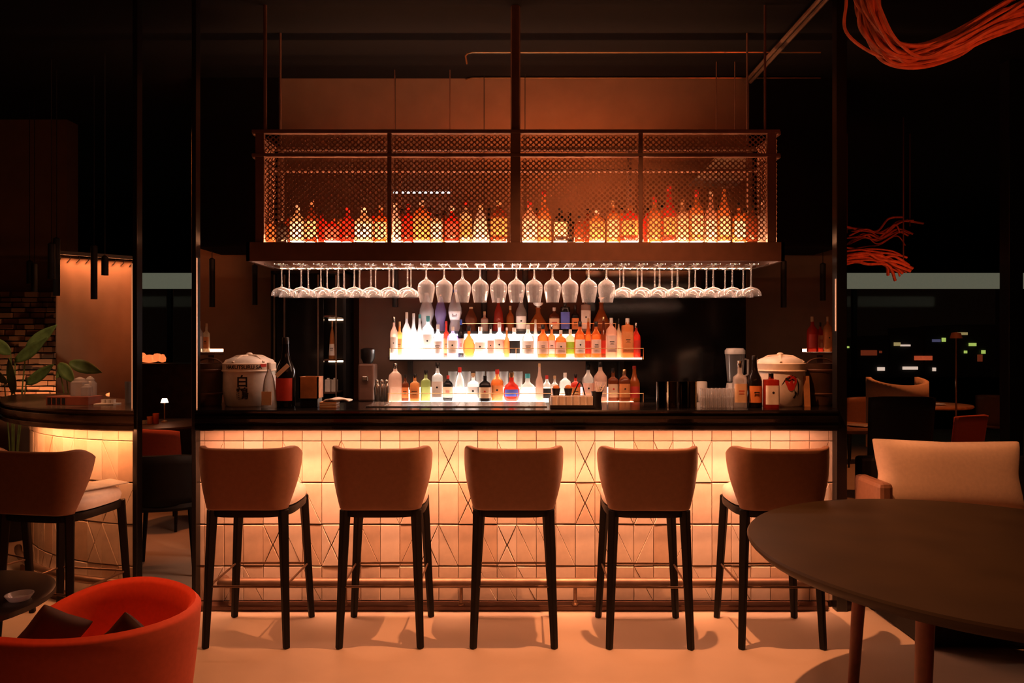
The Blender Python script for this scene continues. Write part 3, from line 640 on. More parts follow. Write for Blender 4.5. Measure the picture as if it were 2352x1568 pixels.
# left barrel with lettering
def barrel(px, d, w, basey_z, label, rim_text, side_text, flip=False):
    s = F/d; r = w/s/2; h = .29
    t = thing('sake_barrel', (X(px, d), d, CZ), label, 'barrel')
    pr = [(0, 0), (r*.88, 0), (r*.93, .01), (r*1.0, .10), (r*1.0, .19), (r*.97, .225)]
    ob('barrel_body', MB().lathe(pr, 32), M_white, t, smooth=50)
    ob('rim_band', MB().lathe([(r*.97, .212), (r*1.02, .214), (r*1.03, .250), (r*.985, .256)], 32, cap=False), M_paper, t, smooth=40)
    ob('straw_rope', MB().tube([(r*1.01*math.cos(2*PI*i/32), r*1.01*math.sin(2*PI*i/32), .208) for i in range(32)], .007, 6, closed=True), M_paper, t)
    lid = ob('lid', MB().lathe([(r*.985, .252), (r*.9, .272), (r*.6, .288), (r*.25, .295), (0, .296)], 32, cap=False), M_white, t, smooth=50)
    for k in range(5):
        a = PI/2*1.0+2*PI*k/5+.3
        ob('lid_cord', MB().tube([(0, 0, .298), (r*.5*math.cos(a), r*.5*math.sin(a), .293), (r*.97*math.cos(a), r*.97*math.sin(a), .258)], .008, 6), M_paper, lid)
    ob('knot', MB().lathe([(.001, .293), (.018, .296), (.02, .306), (.012, .314), (0, .315)], 12), M_paper, lid)
    return t, r
t, r = barrel(573, 4.31, 114, 0, 'white sake barrel lettered in black with two large characters, beside tall dark bottle', '', '')
put('lettering', text_mesh('HAKUTSURU SA', .030, M_ink, r*1.036, bold=.0007), t, (0, 0, .231), (0, 0, .10))
put('lettering', text_mesh('白', .074, M_ink, r*1.006, bold=.0016), t, (0, 0, .145), (0, 0, .08))
put('lettering', text_mesh('鶴', .074, M_ink, r*1.006, bold=.0010), t, (0, 0, .075), (0, 0, .08))
ob('red_mark', MB().lathe([(r*1.033, .232), (r*1.033, .250)], 6, a0=-PI/2+.75, a1=-PI/2+1.0), M_redink, t)
t, r = barrel(1792, 4.31, 108, 0, 'white sake barrel with red and black crane emblem, near right end of the counter', '', '')
# emblem: red disc with black wing strokes, bent on the barrel
def patch(poly, rr, m, parent, name):
    vs = [((rr)*math.sin(x/rr), -rr*math.cos(x/rr), z) for x, z in poly]; c = len(vs)
    cxp = sum(p[0] for p in poly)/c; czp = sum(p[1] for p in poly)/c
    mb = MB(); mb.add(vs+[(rr*math.sin(cxp/rr), -rr*math.cos(cxp/rr), czp)], [(i, (i+1) % c, c) for i in range(c)]); return ob(name, mb, m, parent, smooth=0)
patch([(.012+.034*math.cos(2*PI*i/20)*(1+.2*math.sin(6*PI*i/20)), .14+.045*math.sin(2*PI*i/20)) for i in range(20)], r*1.006, M_redink, t, 'red_emblem')
for pts in ([(-.045, .125), (-.02, .17), (.02, .185), (.05, .17), (.035, .178), (.0, .176), (-.03, .15)], [(.05, .17), (.066, .13), (.06, .075), (.052, .06), (.055, .10), (.052, .14)], [(.03, .10), (.05, .08), (.035, .05), (.02, .052), (.034, .072)], [(-.02, .158), (.02, .165), (.035, .155), (.0, .150)]):
    patch(pts, r*1.009, M_ink, t, 'ink_stroke')
# dark buckets
def bucket(px, d, w, h, label):
    s = F/d; r = w/s/2
    t = thing('bucket', (X(px, d), d, CZ), label, 'bucket')
    ob('bucket_body', MB().lathe([(0, 0), (r*.82, 0), (r*.86, .01), (r, h-.01), (r*1.03, h), (r*.94, h), (r*.80, .02), (0, .02)], 24, cap=False), M_darkwood, t, smooth=40)
    for zz in (.06, h-.05): ob('hoop', MB().lathe([((.84+.16*zz/h)*r+.003, zz), ((.84+.16*zz/h)*r+.006, zz+.004), ((.84+.16*(zz+.012)/h)*r+.006, zz+.012), ((.84+.16*(zz+.014)/h)*r+.002, zz+.016)], 24, cap=False), M_frame, t)
    ob('handle', MB().tube([(r*math.cos(a), 0, h-.02+.05*math.sin(a)) for a in [PI*i/14 for i in range(15)]], .005, 6), M_frame, t)
bucket(481, 4.33, 62, .25, 'dark wooden bucket at left end of the bar counter beside white barrel')
bucket(1884, 4.33, 66, .25, 'dark wooden bucket at right end of the bar counter')
t = thing('mirror_plate', (X(1052, 4.3), 4.32, CZ), 'long steel plate added on the bar top to mirror the lit bottles', 'tray')  # added reflector for the bright reflection on the countertop
dw = X(1255, 4.3)-X(850, 4.3)
ob('tray', MB().box((0, 0, .003), (dw, .30, .006)), mat('brushed_steel', (.75, .72, .68), .22, metal=1, var=.05), t, smooth=0, bevel=.002)
for i in range(5): ob('rib', MB().box((dw*(-.4+.2*i), 0, .007), (.006, .28, .003)), MATS['brushed_steel'], t, smooth=0)
# tall dark bottle
t = bottle(X(656, 4.17), 4.17, CZ, 44/F*4.17, .405, 'tall', 'black', 'black', 'red', 'tall black sake bottle with slanted white tag, beside the white barrel', 'bottles standing on the counter')
ob('hang_tag', MB().box((0, -.0605, .215), (.095, .0015, .024), ry=-.75), M_paper, t, smooth=0)
# clear bottle with dark square label
t = bottle(X(618, 4.12), 4.12, CZ, 36/F*4.12, .26, 'conical', 'clear', 'white', None, 'frosted clear bottle with square amber label, in front of lettered barrel', 'bottles standing on the counter')
ob('paper_label', MB().box((0, -.043, .058), (.056, .004, .078)), LABS['beige'], t, smooth=0)
# wooden cup on black base
t = thing('wooden_cup', (X(715, 4.2), 4.2, CZ), 'orange wooden square cup on a small black stand', 'cup')
ob('stand', MB().box((0, 0, .026), (.10, .10, .052)), M_black, t, smooth=0, bevel=.003)
cu = MB()
for sgx, sgy in ((1, 0), (-1, 0), (0, 1), (0, -1)): cu.box((sgx*.052, sgy*.052, .115), (.008 if sgx else .112, .008 if sgy else .112, .124))
cu.box((0, 0, .056), (.105, .105, .006)); ob('box', cu, M_wood, t, smooth=0)
# cloth and napkins
t = thing('napkin_stack', (X(757, 4.14), 4.14, CZ), 'small stack of brown paper napkins under a folded cloth', 'napkins')
for i in range(5): ob('napkin', MB().box((0, 0, .004+.007*i), (.095, .09, .006), rz=.03*(i % 3)), M_paper if i % 2 else mat('kraft', (.6, .33, .17), .8), t, smooth=0)
t = tag(ob('bar_cloth', MB().grid(lambda u, v: (-.075+.15*u, -.05+.1*v, .012*math.sin(PI*u)**.5*(1+.3*math.sin(9*u+4*v))+.002), 14, 8), M_white, loc=(X(776, 4.15), 4.15, CZ+.040)), 'white folded bar cloth lying on napkins', 'cloth')
sm = t.modifiers.new('s', 'SOLIDIFY'); sm.thickness = .008
# steel condiment caddy
cyd = 4.10
t = thing('condiment_caddy', (X(1312, cyd), cyd, CZ), 'low steel garnish caddy of small white cups on the counter', 'caddy')
wdt = 100/F*cyd
ob('tray', MB().box((0, 0, .004), (wdt, .15, .008)).box((0, -.073, .014), (wdt, .004, .02)).box((0, .073, .03), (wdt, .004, .05)), M_steel, t, smooth=0)
for i in range(6):
    for j in range(2): ob('cup', MB().lathe([(0, .009), (.014, .009), (.0175, .012), (.0185, .072), (.0165, .072), (.015, .016), (0, .016)], 12, ((i-2.5)*wdt/6.2, -.045+.06*j, 0), p=4), M_white, t)
for px, hh, c in ((1278, .10, 'orange'), (1306, .11, 'orange')):
    t = thing('garnish_pot', (X(px, cyd), cyd+.03, CZ+.0725), ('left' if px < 1290 else 'right')+' of two black garnish pots with amber domes on steel caddy', 'pot', group='black garnish pots on the caddy')
    ob('pot', MB().lathe([(0, 0), (.018, 0), (.025, .04), (.022, .04), (.016, .005), (0, .005)], 16), M_black, t)
    ob('garnish', MB().lathe([(.0215, .038), (.019, .050), (.010, .058), (0, .060)], 12), GL['orange'], t)
t = thing('tongs', (X(1330, cyd), cyd+.01, CZ+.0725), 'black folded tongs standing among the cups of the steel caddy', 'tongs')
ob('arm', MB().tube([(-.035, 0, 0), (.0, 0, .075), (.008, 0, .08)], .004, 6), M_black, t); ob('arm', MB().tube([(.008, 0, .08), (.02, 0, .06), (.035, .0, 0)], .004, 6), M_black, t)
t = thing('pick_cup', (X(1371, 4.12), 4.12, CZ), 'waisted black cup holding pale wooden picks, right of the caddy', 'cup')
ob('cup', MB().lathe([(0, 0), (.030, 0), (.026, .03), (.024, .05), (.034, .095), (.030, .095), (.020, .05), (0, .045)], 18), M_black, t)
for i in range(9): ob('pick', MB().tube([(.008*math.cos(i*2.2), .008*math.sin(i*2.2), .05), (-.012+.008*i, .01*math.sin(i*3), .135+.012*math.sin(i*1.7))], .0022, 5), M_paper, t)
# dark cylinders and shot glasses at the right
for i, px in enumerate((1519, 1546, 1571, 1591)):
    m = mat('dark_polished_cup', (.10, .08, .065), .12, metal=1, var=.02) if i % 2 == 0 else mat('gold_polished_cup', (.5, .32, .14), .18, metal=1, var=.02)
    t = tag(ob('cylinder_cup', MB().lathe([(0, .004), (.026, 0), (.028, .002), (.029, .15), (.0265, .15), (.0255, .012), (0, .012)], 20), m, loc=(X(px, 4.13), 4.13+.02*(i % 2), CZ)), f'tall polished {"dark" if i % 2 == 0 else "golden"} cylinder cup on the counter, {ORD[i+1]} of four from left', 'cup', 'polished cylinder cups')
for i in range(8):
    for j in range(2):
        t = tumbler(X(1617+9.3*i, 4.12), 4.12+.05*j, CZ, .0115, .055, f'small clear shot glass, {ORD[i+1]} from left in the {"front" if j == 0 else "rear"} line of the cluster', 'shot glasses by the cylinder cups', 'shot_glass', n=12)
        t2 = tumbler(X(1617+9.3*i, 4.12), 4.12+.05*j, CZ+.0555, .0115, .055, f'small clear shot glass stacked on top, {ORD[i+1]} from left, {"front" if j == 0 else "rear"} line', 'shot glasses by the cylinder cups', 'shot_glass', n=12)
bottle(X(1699, 4.13), 4.13, CZ, 34/F*4.13, .27, 'square', 'clear', 'silver', 'beige', 'clear square bottle with oval dark label, right of the shot glasses', 'bottles standing on the counter')
bottle(X(1733, 4.16), 4.16, CZ, 34/F*4.16, .30, 'tall', 'black', 'black', 'orange', 'black slim bottle with orange label, left of the crane barrel', 'bottles standing on the counter')
bottle(X(1771, 4.10), 4.10, CZ, 36/F*4.10, .20, 'boxy', 'red', 'black', 'white', 'red boxy bottle with white label, in front of the crane barrel', 'bottles standing on the counter')
t = thing('paper_cone', (X(1853, 4.2), 4.2, CZ), 'orange paper card leaning between crane barrel and right bucket', 'card')
ob('card', MB().box((0, 0, .09), (.035, .004, .18), rx=-.12), M_wood, t, smooth=0)

# side shelves with lit bottles, behind each bucket
for sd, px0, px1, items in (('left', 452, 505, [(458, 737, 20, 'round', 'clear', 'cork', 'white'), (474, 742, 20, 'square', 'cream', 'cork', 'orange')]),
                            ('right', 1850, 1930, [(1866, 727, 22, 'round', 'red', 'cork', 'red'), (1884, 740, 20, 'squat', 'red', 'black', 'beige'), (1901, 727, 26, 'squat', 'orange', 'cork', 'orange'), (1917, 735, 18, 'round', 'amber', 'cork', None)])):
    d = 5.2; z = Z(808, d)
    t = thing('side_shelf', (X((px0+px1)/2, d), d, z), f'small dark wall shelf with lit bottles above the {sd} bucket', 'shelf')
    w = X(px1, d)-X(px0, d)
    ob('board', MB().box((0, 0, -.012), (w, .16, .02)), M_frame, t, smooth=0, bevel=.003)
    ob('support', MB().box((0, .05, -.4), (.03, .03, .77)), M_frame, t, smooth=0)
    ob('support_foot', MB().box((0, .05, -z/2-.38), (.03, .03, z-.78)), M_frame, t, smooth=0)
    ob('light_strip', MB().box((0, .068, .011), (w*.95, .01, .020)), glow('side_glow', (1, .55, .32), 10), t, smooth=0)
    row(items, d-.01, 808, f'bottles on the {sd} side shelf', f'{sd} side shelf')

# ------------------------------------------------------------------ back bar: fridge column, machines
t = thing('wine_cabinet', (X(715, 5.3), 5.35, 0), 'tall black glass-front cabinet left of the bottle display', 'cabinet')
cw = X(800, 5.3)-X(630, 5.3); ch = 2.05
ob('carcass', MB().box((0, .12, ch/2), (cw, .02, ch)).box((-cw/2+.01, 0, ch/2), (.02, .25, ch)).box((cw/2-.01, 0, ch/2), (.02, .25, ch)).box((0, 0, ch-.01), (cw, .25, .02)).box((0, 0, .01), (cw, .25, .02)), M_black, t, smooth=0)
ob('door', MB().box((-.055, -.13, ch/2), (cw*.62, .014, ch*.98)), M_stone, t, smooth=0, bevel=.003)
for xx in (-cw/2+.03, -.17, .075, .205): ob('door_trim', MB().box((xx, -.14, ch/2), (.008, .012, ch*.97)), M_metal, t, smooth=0)
for zz in (1.16, 1.40, 1.72): ob('shelf', MB().box((.145, -.02, zz), (.12, .2, .01)), M_frame, t, smooth=0)
ob('shelf_light', MB().box((.145, .10, 1.70), (.11, .008, .012)), glow('cab_glow', (1, .6, .35), 7), t, smooth=0)
ob('shelf_light', MB().box((.145, .10, 1.385), (.11, .008, .012)), MATS['cab_glow'], t, smooth=0)
bottle(X(763, 5.27), 5.27, 1.405, .05, .28, 'conical', 'orange', 'cork', 'white', 'orange tapered bottle on a shelf of the black cabinet', 'bottles in the black cabinet')
for i, px in enumerate((754, 769)):
    tag(ob('spirit_box', MB().box((0, 0, .045), (.04, .05, .09)).box((0, 0, .095), (.018, .018, .012)), M_white, loc=(X(px, 5.28), 5.28, 1.166), smooth=0, bevel=.003), ('left' if i == 0 else 'right')+' one of two small white boxes on the low cabinet shelf', 'box', 'white boxes in the cabinet')
# grinder with black hopper and shaker cups
t = thing('coffee_grinder', (X(845, 5.1), 5.1, lz), 'dark coffee grinder left of the lower bottles', 'grinder')
ob('grinder_body', MB().box((0, 0, .13), (.11, .15, .26)), M_frame, t, smooth=0, bevel=.012)
ob('hopper', MB().lathe([(.03, .262), (.05, .30), (.052, .36), (.03, .37), (0, .372)], 16), M_black, t)
ob('spout', MB().box((0, -.09, .16), (.04, .04, .03)), M_steel, t, smooth=0, bevel=.004)
for i, px in enumerate((866, 877, 888)):
    t = thing('cocktail_shaker', (X(px, 4.93), 4.93, lz), f'steel cocktail shaker, {ORD[i+1]} of three left of the pink jug', 'shaker', group='steel shakers on the back counter')
    ob('body', MB().lathe([(0, 0), (.018, 0), (.021, .10), (.012, .13)], 14), M_steel, t); ob('cap', MB().lathe([(.0125, .128), (.0125, .15), (.008, .156), (0, .157)], 12), M_steel, t)
t = thing('blender', (X(1688, 4.95), 4.95, lz), 'white drinks blender with glass jug behind the shot glasses', 'blender')
ob('base', MB().lathe([(0, 0), (.065, 0), (.068, .02), (.05, .13), (0, .135)], 20, p=4), M_white, t)
ob('jug', MB().lathe([(.045, .14), (.06, .33), (.057, .33), (.042, .145)], 20, p=4, cap=False), M_clear, t)
ob('lid', MB().lathe([(.062, .33), (.062, .355), (.05, .37), (0, .372)], 20, p=4), M_white, t)
ob('handle', MB().tube([(.055, 0, .30), (.09, 0, .29), (.09, 0, .19), (.05, 0, .17)], .008, 8), M_white, t)
for i, (px, h, m) in enumerate(((1537, .05, M_frame), (1612, .13, M_paper), (1640, .06, M_steel), (1590, .05, M_frame))):
    tag(ob('canister', MB().lathe([(0, 0), (.035, 0), (.037, .004), (.037, h), (.033, h+.006), (0, h+.008)], 16), m, loc=(X(px, 5.05), 5.05, lz)), ['low bronze canister', 'cream upright canister', 'low steel canister', 'second bronze canister'][i]+' on the dark back counter right of the bottles', 'canister')

# ------------------------------------------------------------------ canopy surroundings
t = thing('linear_lamp', (X(970, 5.2), 5.2, Z(442, 5.2)), 'thin white linear lamp glowing behind the mesh canopy', 'lamp')
ob('tube', MB().box((0, 0, 0), (.42, .015, .012)), glow('linear_glow', (.9, 1, .95), 1.6), t, smooth=0)
ob('rod', MB().tube([(-.2, 0, .006), (-.2, 0, 3.5-Z(442, 5.2))], .004, 6), M_frame, t); ob('rod', MB().tube([(.2, 0, .006), (.2, 0, 3.5-Z(442, 5.2))], .004, 6), M_frame, t)
t = thing('air_duct', (X(1650, 5.0), 5.0, Z(390, 5.0)), 'angled metal air duct seen through the right mesh', 'duct')
ob('hood', MB().hexa([(-.17, -.1, -.07), (.16, -.1, -.09), (.16, .2, -.09), (-.17, .2, -.07)], [(-.03, -.1, .08), (.16, -.1, .08), (.16, .2, .08), (-.03, .2, .08)]), mat('duct_metal', (.4, .3, .22), .5, metal=.3), t, smooth=0, bevel=.004)
for xx in (.0, .13): ob('rod', MB().tube([(xx, .05, .08), (xx, .05, 3.5-Z(390, 5.0))], .004, 6), M_frame, t)
for i, (x0p, x1p) in enumerate(((1700, 1862), (1722, 1876))):
    a = W(x0p, 283+(2 if i else -14), 4.95); e = W(x1p, 122+i*12, 3.9); a.z = min(a.z, 3.46); e.z = min(e.z, 3.46)
    d0, d1 = 4.9, 3.75; 
    p0 = Vector((X(1712+i*12, 5.3), 5.3, 3.45)); p1 = Vector((X(1712+i*12, 5.3), 4.0, 3.45))
    tag(ob('ceiling_pipe', MB().tube([p0, p1], .014, 8), M_metal), ('left' if i == 0 else 'right')+' one of two bronze pipes running under the ceiling above the canopy', 'pipe', 'ceiling pipes')
# panel with lit top at the left, its uplight
pa, pb = W(128, 600, 5.75), W(310, 600, 6.15)
dirv = Vector((pb.x-pa.x, pb.y-pa.y, 0)); ln = dirv.length; an = math.atan2(dirv.y, dirv.x); mid = (pa+pb)/2
t = thing('curtain_panel', (mid.x, mid.y, 0), 'tall brown fabric panel with a lit scalloped top behind the curved counter', 'panel', rz=an)
zt_ = Z(592, 5.9)
ob('fabric', MB().grid(lambda u, v: (ln*(u-.5), .0025*math.sin(u*10*PI), zt_*v), 40, 1), M_brown, t, smooth=70).modifiers.new('s', 'SOLIDIFY').thickness = .008
ob('top_rail', MB().box((0, -.06, zt_+.02), (ln, .03, .03)), M_black, t, smooth=0)
for i in range(9): ob('hook', MB().tube([(ln*(-.45+.1125*i), -.045, zt_+.01), (ln*(-.45+.1125*i), -.02, zt_-.025), (ln*(-.45+.1125*i)-.02, -.015, zt_-.05)], .0035, 5), M_black, t)
lq = lamp('AREA', 'panel_top_lamp', (mid.x+.06*math.sin(an), mid.y-.06*math.cos(an), zt_+.002), 2.6, WARM, shape='RECTANGLE', size=ln*.95, size_y=.02)
lq.rotation_euler = (-.25, 0, an)
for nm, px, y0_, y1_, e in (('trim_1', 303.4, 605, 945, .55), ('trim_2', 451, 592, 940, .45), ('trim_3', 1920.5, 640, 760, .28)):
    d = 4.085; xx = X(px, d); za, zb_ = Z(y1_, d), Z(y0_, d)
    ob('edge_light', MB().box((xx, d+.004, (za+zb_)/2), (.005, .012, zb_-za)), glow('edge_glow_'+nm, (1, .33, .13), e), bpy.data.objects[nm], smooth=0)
# pendant tubes
pend = [(68, 600, 652, 5.9), (79, 606, 670, 5.7), (118, 560, 641, 5.0), (130, 548, 679, 5.2), (216, 565, 687, 5.3), (241, 590, 632, 4.9), (487, 595, 705, 5.6), (585, 610, 700, 5.8), (908, 600, 705, 5.3), (1112, 610, 735, 5.3), (1206, 610, 735, 5.28), (1800, 600, 706, 5.6), (1890, 606, 690, 5.8)]
pl_ = ['leftmost, short one over the stone wall', 'second from left, over the stone wall', 'third from left, before the fabric panel edge', 'fourth from left, long, before the fabric panel edge', 'long one before the middle of the lit fabric panel', 'short one at right of the lit fabric panel', 'above the left barrel', 'left of the hanging glasses', 'behind the left coupe glasses', 'behind the fourth wine glass', 'behind the sixth wine glass', 'right of the hanging glasses', 'near the right post']
for (px, ty, by, d), pp in zip(pend, pl_):
    zb_, zt2 = Z(by, d), Z(ty, d); rr = .022
    t = thing('pendant_lamp', (X(px, d), d, zb_), f'slim black tube pendant lamp, {pp}', 'lamp', group='slim black tube pendants')
    ob('tube', MB().lathe([(rr*.8, .004), (rr, 0), (rr, zt2-zb_), (rr*.3, zt2-zb_+.01), (0, zt2-zb_+.01)], 14, cap=False), M_blackmat, t)
    ob('lens', MB().lathe([(0, .004), (rr*.8, .004), (rr*.8, .008), (0, .008)], 12), glow('pendant_glow', (1, .45, .2), .9), t)
    ob('cord', MB().tube([(0, 0, zt2-zb_+.008), (0, 0, 3.5-zb_)], .003, 5), M_blackmat, t)

# ------------------------------------------------------------------ left: stone wall, plant, things on curved counter
sw = struct('wall_left', MB().box((X(20, 6.3), 6.44, 1.75), (.95, .16, 3.5)), M_brown, 'stacked stone wall at the far left behind the plant')
sr = random.Random(5); bm_ = [MB().box((0, 0, 0), (1, 1, 1)).mesh('stone', mm, 0) for mm in (M_brown, mat('stone_b', (.32, .22, .15), .8), mat('stone_c', (.42, .30, .22), .8))]
zz = .9
while zz < 1.95:
    hh = sr.uniform(.04, .055); xx = -.36+sr.uniform(0, .05)
    while xx < .34:
        w = sr.uniform(.08, .15); put('stone', sr.choice(bm_), sw, (X(55, 6.3)+xx+w/2, 6.34+sr.uniform(-.02, .02), zz+hh/2), (sr.uniform(-.05, .05), 0, sr.uniform(-.06, .06)), (w-.012, .09, hh-.010)); xx += w
    zz += hh
lamp('AREA', 'stone_uplight', (X(60, 6.1), 6.16, 1.0), 2.2, WARM, target=(X(60, 6.1), 6.34, 1.15), shape='RECTANGLE', size=.6, size_y=.03)
def plant(x, d, leaves, label):
    t = thing('potted_plant', (x, d, 0), label, 'plant')
    ob('pot', MB().lathe([(0, 0), (.12, 0), (.16, .32), (.14, .32), (.12, .27), (0, .27)], 20), M_blackmat, t)
    for tip, base, w in leaves:
        tip, base = Vector(tip)-Vector((x, d, 0)), Vector(base)-Vector((x, d, 0))
        ob('stem', MB().tube([(0, 0, .27), (base*.5+Vector((0, 0, .25)))*.9, base], [.008, .006, .004], 6), M_leaf, t)
        ax = tip-base; side = Vector((.12, 1, -.25)).cross(ax).normalized(); up = ax.cross(side).normalized()
        def lf(u, v):
            q = (math.sin(PI*min(1, u*.97+.03)**.75)+.02)*w*(2*v-1); return base+ax*u+side*q+up*(.06*math.sin(PI*u)*ax.length-.25*abs(q))
        o = ob('leaf', MB().grid(lf, 12, 4), M_leaf, t, smooth=60); s = o.modifiers.new('s', 'SOLIDIFY'); s.thickness = .002
d = 5.6
plant(X(30, d), d, [(W(132, 745, d-.1), W(60, 800, d), .06), (W(112, 772, d-.2), W(35, 828, d), .055), (W(-40, 770, d), W(25, 812, d), .05), (W(125, 835, d-.2), W(60, 880, d), .05), (W(20, 820, d-.3), W(28, 900, d), .08), (W(-30, 830, d-.2), W(10, 880, d), .08)], 'large-leaved green plant at the far left beyond the curved counter')
plant(X(165, d), d+.1, [(W(236, 856, d), W(160, 832, d), .05), (W(172, 880, d-.1), W(135, 835, d), .05), (W(128, 868, d), W(150, 845, d), .04)], 'second green plant with drooping leaves behind the glass jars')
# box, jars, dish, tumbler on the curved counter
d = 4.35
t = thing('caddy_box', (X(172, d), d, CZ), 'red wooden box with dark slots on curved counter, carrying glass jars', 'box', rz=-.12)
bw = 104/F*d
ob('box', MB().box((0, 0, .026), (bw, .13, .052)), M_redwood, t, smooth=0, bevel=.002)
for i in range(4): ob('slot', MB().box((-bw*.42+.031*i, -.066, .026), (.021, .004, .036)), M_ink, t, smooth=0)
def jar(x, d, z, r, h, label):
    t = thing('glass_jar', (x, d, z), label, 'jar', group='clear glass jars on the red box')
    ob('jar_body', MB().lathe([(0, 0), (r, 0), (r*1.02, .004), (r*1.02, h*.72), (r*.8, h*.8), (r*.7, h*.82), (r*.66, h*.8)], 16, p=4), GL['clear'], t)
    ob('lid', MB().lathe([(r*.75, h*.82), (r*.8, h*.88), (r*.4, h*.96), (0, h)], 14), GL['clear'], t)
jar(X(183, d), d, CZ+.052, .040, .115, 'tall clear glass jar with domed lid on the red box')
jar(X(204, d), d-.02, CZ+.052, .026, .075, 'short clear glass jar at right on the red box')
jar(X(190, d), d+.075, CZ, .032, .17, 'clear glass bottle-jar behind the red box')
t = thing('small_tray', (X(247, d), d, CZ), 'small pale tray with white cups beside the red box', 'tray')
ob('tray', MB().box((0, 0, .004), (.12, .09, .008)), M_paper, t, smooth=0, bevel=.002)
for i in range(3): ob('cup', MB().lathe([(0, .009), (.012, .009), (.015, .03), (.012, .03), (.01, .013), (0, .013)], 12, (-.03+.03*i, .01, 0)), M_white, t)
tumbler(X(296, 4.5), 4.5, CZ, .024, .13, 'dark tall tumbler at the right end of the curved counter', None, m=thin_glass('smoked_glass', .3, (.25, .2, .16)))

# ------------------------------------------------------------------ foreground: tub chair, low table, round table, bench
def tub(x, d, label, rz):
    t = thing('tub_chair', (x, d, 0), label, 'armchair', rz=rz)
    R = .30
    def sh(u, v):
        a = math.radians(-150+300*u); e = abs(2*u-1)
        top = .64-.10*max(0, (e-.55)/.45)**2
        # closed loop over thickness: outer down, rim, inner
        prof = [(.80, .10), (.93, .30), (1.0, .52), (1.02, top-.02), (.97, top), (.91, top-.02), (.86, .50), (.80, .40), (.78, .36)]
        f = v*(len(prof)-1); i = min(int(f), len(prof)-2); w = f-i
        r = prof[i][0]*(1-w)+prof[i+1][0]*w; z = prof[i][1]*(1-w)+prof[i+1][1]*w
        return (R*r*math.sin(a), -R*r*math.cos(a)*1.3, z)
    ob('shell', MB().grid(sh, 40, 16), M_red, t, smooth=60)
    ob('seat', MB().lathe([(0, .10), (.20, .10), (.23, .14), (.24, .36), (.22, .385), (0, .39)], 32, sy=1.25), M_red, t, smooth=50)
    for a in range(4): ob('leg', MB().tube([(.17*math.cos(PI/4+a*PI/2), .17*math.sin(PI/4+a*PI/2), .11), (.19*math.cos(PI/4+a*PI/2), .19*math.sin(PI/4+a*PI/2), 0)], [.018, .012], 8), M_leg, t)
    return t
def pillow(name, loc_, rot, w, h, th, m, label, pw=.5):
    def pf(sgn):
        def f(u, v):
            a, b = 2*u-1, 2*v-1; k = max(0, (1-a**4)*(1-b**4))**pw
            pinch = 1-.07*(1-abs(a))*abs(b)-.0; pin2 = 1-.08*(1-abs(b))*abs(a)
            return (w/2*a*pin2, sgn*th/2*k, h/2*b*pinch)
        return f
    mb = MB().grid(pf(1), 16, 14).grid(pf(-1), 16, 14)
    o = ob(name, mb, m, smooth=60, sub=1, loc=loc_, rot=rot)
    return tag(o, label, 'cushion')
tub(-1.46, 2.46, 'red tub armchair in the near left corner, seen from behind', 1.30)
pillow('throw_pillow', (-1.255, 2.36, .53), (.35, .78, .2), .20, .20, .06, M_blackmat, 'black throw pillow inside the red tub chair, its corner up')
pillow('throw_pillow', (-1.62, 2.52, .50), (.3, .6, .9), .20, .20, .07, M_blackmat, 'second black pillow at the left opening of the red tub chair')
t = thing('side_table', (-2.22, 2.80, 0), 'low black round side table at left beside the red tub chair', 'table')
ob('tabletop', MB().lathe([(0, .50), (.36, .50), (.375, .505), (.375, .525), (.36, .53), (0, .53)], 40), M_black, t)
ob('column', MB().lathe([(.03, .02), (.03, .5)], 14), M_black, t); ob('base', MB().lathe([(0, 0), (.2, 0), (.2, .012), (.03, .03), (0, .03)], 28), M_black, t)
tag(ob('glass_dish', MB().lathe([(0, .004), (.035, 0), (.05, .022), (.046, .022), (.033, .006), (0, .006)], 18), thin_glass('lilac_glass', .5, (.8, .75, .95)), loc=(-1.92, 2.80, .53)), 'small pale glass dish on the black side table', 'dish')

tbl = thing('round_table', (1.81, 2.72, 0), 'large dark round table in the near right corner', 'table')
RT = .875
ob('tabletop', MB().lathe([(0, .69), (RT*.90, .69), (RT*.965, .705), (RT*.995, .73), (RT, .742), (RT*.993, .75), (0, .75)], 96), M_tabletop, tbl, smooth=30)
for k in range(4):
    a = math.radians(205+90*k+10)
    ob('leg', MB().tube([(.50*math.cos(a), .50*math.sin(a), .69), (.5*math.cos(a), .5*math.sin(a), .60), (.54*math.cos(a), .54*math.sin(a), 0)], [.045, .030, .022], 12), M_redwood, tbl)
for k in range(4):
    a0_, a1_ = math.radians(215+90*k), math.radians(305+90*k)
    ob('apron', MB().tube([(.50*math.cos(a0_), .50*math.sin(a0_), .655), (.5*math.cos(a1_), .5*math.sin(a1_), .655)], .034, 4, sq=True), M_leg, tbl, smooth=0)
# chair tucked beneath the table (its seat and rails show below the top)
def dining_chair(x, y, rz, label, m_seat, m_leg, bw=.44, bh=.86, group=None):
    t = thing('dining_chair', (x, y, 0), label, 'chair', rz=rz, group=group)
    ob('seat', MB().lathe([(0, .43), (.21, .43), (.225, .45), (.215, .475), (0, .485)], 24, p=4), m_seat, t)
    def bk(u, v):
        q = 2*u-1; return (bw/2*q*(1-.06*(1-v)), -.21-.05*v+.07*abs(q)**2.5, .47+(bh-.47)*v-.015*abs(q)**4*v)
    o = ob('backrest', MB().grid(bk, 16, 6), m_seat, t, smooth=60); s = o.modifiers.new('s', 'SOLIDIFY'); s.thickness = .035; s.offset = 0
    for sx in (-1, 1):
        for sy in (-1, 1): ob('leg', MB().tube([(.17*sx, .17*sy, .44), (.20*sx, .21*sy, 0)], [.018, .011], 8), m_leg, t)
    return t
